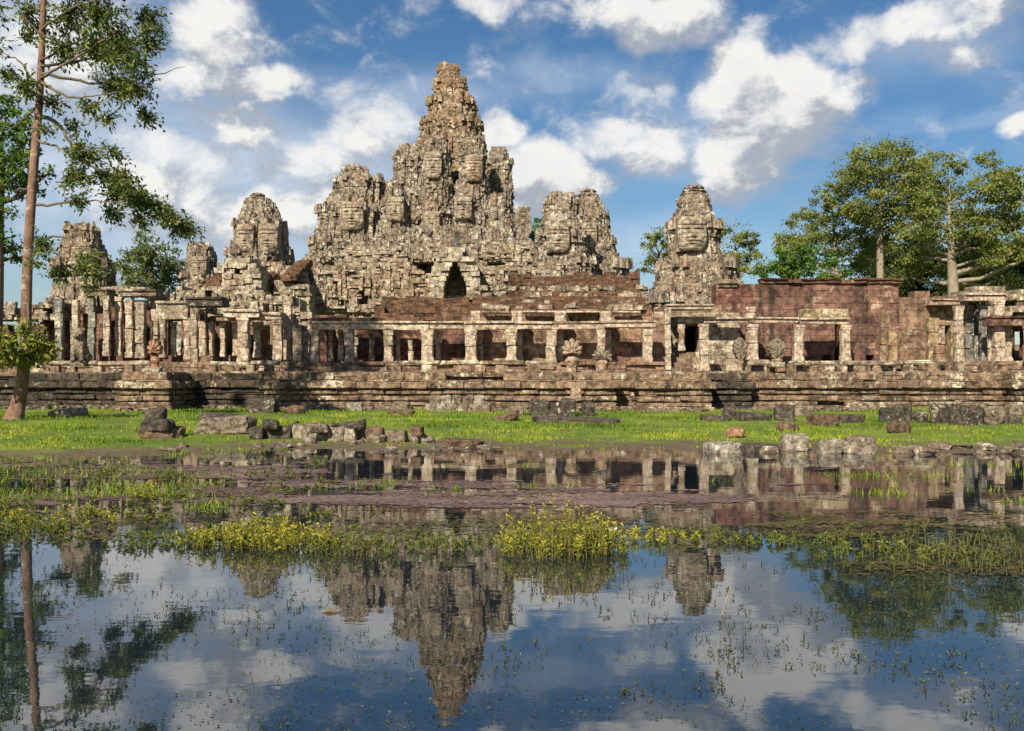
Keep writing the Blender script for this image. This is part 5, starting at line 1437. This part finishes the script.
# flat floating mats
def mat_mesh(regions, n, size, thr, z, mat, name, label, seed):
    mb = MB(); Cs = []
    for (px0, px1, py0, py1, dn) in regions:
        m = int(n * dn)
        py = rng.uniform(py0, py1, m); px = rng.uniform(px0, px1, m)
        Y = H * F / (py - YH); x = (px - 512) / F * Y
        ex = np.minimum((px - px0), (px1 - px)) / (.18 * (px1 - px0)); ey = np.minimum(py - py0, py1 - py) / (.3 * (py1 - py0))
        edge = np.clip(np.minimum(ex, ey), 0, 1)
        f = fbm(x * .35 + seed, Y * .8 + seed) * .5 + fbm(x * 1.3, Y * 3.4) * .5
        ok = f + .28 * (edge - 1) + rng.normal(0, .05, m) > thr
        Cs.append(np.column_stack([x[ok], Y[ok]]))
    C = np.concatenate(Cs); k = len(C)
    a = np.linspace(0, 2 * np.pi, 6, endpoint=False)[None] + rng.uniform(0, 6, (k, 1))
    r = size * rng.uniform(.5, 1.4, (k, 1)) * (1 + .3 * rng.normal(0, 1, (k, 6)))
    zc = z + rng.uniform(0, .006, (k, 1)) + np.zeros((k, 6))
    V = np.stack([C[:, :1] + r * np.cos(a), C[:, 1:] + r * np.sin(a) * .8, zc], -1)
    o = (np.arange(k) * 6)[:, None]
    T = np.concatenate([o + np.array([[0, i, i + 1]]) for i in range(1, 5)])
    mb.add(V.reshape(-1, 3), None, T, np.repeat(np.clip(.55 * rng.random(k) + 1.1 * (fbm(C[:, 0] * 1.1 + 4, C[:, 1] * 2.2) - .3), 0, 1), 6))
    tag(mb.build(name, mat), label, 'water plants', kind='stuff')
mat_mesh([(120, 700, 474, 512, 1.0), (-20, 340, 460, 482, .6), (-20, 200, 488, 520, .35), (560, 760, 488, 508, .25), (770, 850, 482, 488, .06)], 40000, .036, .485, .004, 'duckweed', 'duckweed', 'purple brown floating duckweed mat in front of the grass bank', 3)
mat_mesh([(730, 1060, 503, 545, .9), (180, 780, 506, 545, .55), (820, 1060, 540, 585, .16), (-20, 330, 505, 550, .3)], 26000, .024, .515, .009, 'algae', 'algae', 'thin brownish algae and weed floating around the plant clumps', 8)

# emergent weed clumps: each is a plant thing of stems and leaves
def weed(mbS, mbL, x, Y, h, spread, nst, lsize, seed=0):
    for _ in range(nst):
        a = random.uniform(0, 6.28); r = spread * math.sqrt(random.random())
        bx, by = x + r * math.cos(a) * 1.6, Y + r * math.sin(a)
        hh = h * random.uniform(.3, 1.2) * (1 - .6 * (r / spread) ** 2)
        tx, ty = bx + random.gauss(0, .18) * hh, by + random.gauss(0, .18) * hh
        mbS.tube(np.array([(bx, by, -.05), ((bx + tx) / 2 + random.gauss(0, .01), (by + ty) / 2, hh * .55), (tx, ty, hh)]), [.005, .004, .0025], 4, cap=False)
        nl = random.randint(10, 18)
        f = rng.uniform(.1, 1.0, (nl, 1))
        p_ = np.array([bx, by, 0]) * (1 - f) + np.array([tx, ty, hh]) * f
        d = rng.normal(0, 1, (nl, 3)); d[:, 2] = np.abs(d[:, 2]) * .6 + .25
        mbL.leaves(p_, lsize * rng.uniform(.6, 1.3, nl), .34, tone=np.clip(.1 + .75 * f[:, 0] + rng.normal(0, .15, nl), 0, 1), dirs=d)
WG = 'clumps of weed standing in the pond'
clumps = [
    (560, 552, .50, .46, 130, 'weed', 'largest bushy yellow-green weed clump standing in mid pond'),
    (590, 550, .34, .24, 44, 'weed', 'smaller yellow weed clump at the right flank of the largest one'),
    (258, 546, .36, .40, 80, 'weed', 'yellow weed clump in the middle of the left pond thicket'),
    (215, 546, .24, .3, 34, 'weed', 'low yellow weed clump at the left end of the thicket'),
    (300, 548, .30, .3, 46, 'weed', 'yellow weed clump at the right end of the left thicket'),
    (352, 552, .26, .34, 44, 'weed_green', 'green weed clump just right of the yellow left thicket'),
    (402, 541, .09, .3, 14, 'weed_green', 'low green weed clump before the reflected left shoulder tower'),
    (448, 549, .17, .28, 26, 'weed_green', 'green weed clump before the reflected great spire'),
    (494, 541, .08, .26, 12, 'weed_green', 'low green weed clump left of the largest yellow one'),
    (660, 540, .16, .30, 22, 'weed', 'thin yellow weed clump above the reflected lone tower'),
    (708, 538, .12, .34, 18, 'weed_green', 'sparse green weed clump right of the thin yellow one'),
    (765, 542, .10, .34, 14, 'weed_green', 'very sparse low weed clump in the open right pond'),
    (850, 545, .14, .5, 28, 'weed_green', 'dull green weed clump at the left of the right hand thicket'),
    (912, 562, .20, .6, 40, 'weed_green', 'dull green weed clump in the middle of the right hand thicket'),
    (965, 548, .26, .5, 52, 'sprig', 'dark leafy weed clump in the right hand thicket'),
    (1012, 565, .24, .55, 46, 'sprig', 'dark weed clump at the right edge of the pond'),
    (150, 545, .10, .4, 20, 'weed_green', 'sparse weed clump by the reflected trunk'),
    (60, 520, .20, .6, 34, 'weed', 'yellowish weed clump in the shallows at the left edge'),
    (138, 500, .28, .16, 16, 'weed', 'single upright yellow sprig clump in the left shallows'),
    (15, 535, .2, .4, 28, 'weed_green', 'green weed clump cut by the left edge of the pond')]
for px, py, h, sp_, ns, m, lb in clumps:
    x, Y = pond_pt(px, py)
    t = thing('water_weed', (x, Y, 0), lb, 'water plant', WG)
    a, b = MB(), MB(); weed(a, b, x, Y, h, sp_, int(ns * 1.5), .048)
    tag(a.build('stem', 'stem', t), None, None, kind='stuff'); b.build('foliage', m, t)

# low ragged growth between the clumps and small sprigs over open water
S, L = MB(), MB()
for _ in range(60):
    px, py = random.uniform(150, 1040), random.gauss(537, 9)
    if 620 < px < 640 or random.random() > .45 + .55 * mnoise.noise(Vector((px * .02, py * .05, 3))): continue
    x, Y = pond_pt(px, max(py, 512)); weed(S, L, x, Y, random.uniform(.04, .12), .12, 3, .045)
for _ in range(150):
    px, py = random.uniform(-20, 330), random.uniform(458, 545)
    x, Y = pond_pt(px, py); weed(S, L, x, Y, random.uniform(.05, .2), .16, 4, .06)
L.build('x', 'weed_green'); o = bpy.data.objects['x']; o.name = 'low_pond_weed'; tag(o, 'low ragged green weed growing out of the pond around the clumps', 'water plants', kind='stuff')
S.build('weed_stems', 'stem', o)
L = MB(); n = 2600
py = 545 + 200 * rng.random(n) ** 1.35; px = rng.uniform(-30, 1054, n)
Y = H * F / (py - YH); x = (px - 512) / F * Y
ok = fbm(x * 1.1 + 60, Y * 1.5) > .55
x, Y = x[ok], Y[ok]
for a, b in zip(x, Y):
    nl = random.randint(2, 5); hh = random.uniform(.008, .04)
    p_ = np.column_stack([np.full(nl, a) + rng.normal(0, .012, nl), np.full(nl, b) + rng.normal(0, .012, nl), rng.uniform(0, hh, nl)])
    d = rng.normal(0, 1, (nl, 3)); d[:, 2] = np.abs(d[:, 2]) + .3
    L.leaves(p_, rng.uniform(.012, .028, nl), .5, dirs=d)
    L.leaves(np.array([[a, b, -.02]]), [hh + .03], .12, dirs=np.array([[random.gauss(0, .2), random.gauss(0, .2), 1]]))
tag(L.build('pond_sprigs', 'sprig'), 'tiny dark sprigs dotting the open water', 'water plants', kind='stuff')
L = MB(); n = 9000
py = 548 + 195 * rng.random(n) ** 1.2; px = rng.uniform(-30, 1054, n)
Y = H * F / (py - YH); x = (px - 512) / F * Y
ok = fbm(x * .8 + 20, Y * 1.6 + 8) > .57
k = ok.sum()
d = rng.normal(0, 1, (k, 3)); d[:, 2] = .06
L.leaves(np.column_stack([x[ok], Y[ok], np.full(k, .006)]), rng.uniform(.01, .024, k), .5, dirs=d)
tag(L.build('floating_leaves', 'sprig'), 'scattered tiny leaves floating on the open water', 'water plants', kind='stuff')

# bits floating on the pond
x, Y = pond_pt(611, 530); mb = MB(); rock(mb, 0, 0, -.01, .085, .04, .022, 4, .2, 4); o = mb.build('foam_scrap', 'white'); o.location = (x, Y, 0); tag(o, 'white scrap of foam floating right of the largest weed clump', 'litter')
x, Y = pond_pt(331, 612); mb = MB(); mb.tube([(-.07, 0, 0), (-.02, .01, .012), (.07, 0, .004)], [.012, .022, .008], 8); o = mb.build('driftwood', 'bark_dark'); o.location = (x, Y, 0); tag(o, 'small brown piece of driftwood left of the reflected spire', 'driftwood')
x, Y = pond_pt(720, 615); mb = MB(); mb.tube([(0, 0, -.05), (.05, 0, .12), (.09, .02, .22), (.06, .0, .42)], [.006, .006, .005, .003], 6); o = mb.build('dead_reed', 'bark_pale'); o.location = (x, Y, 0); tag(o, 'thin bent dead reed poking out of the right hand water', 'reed')
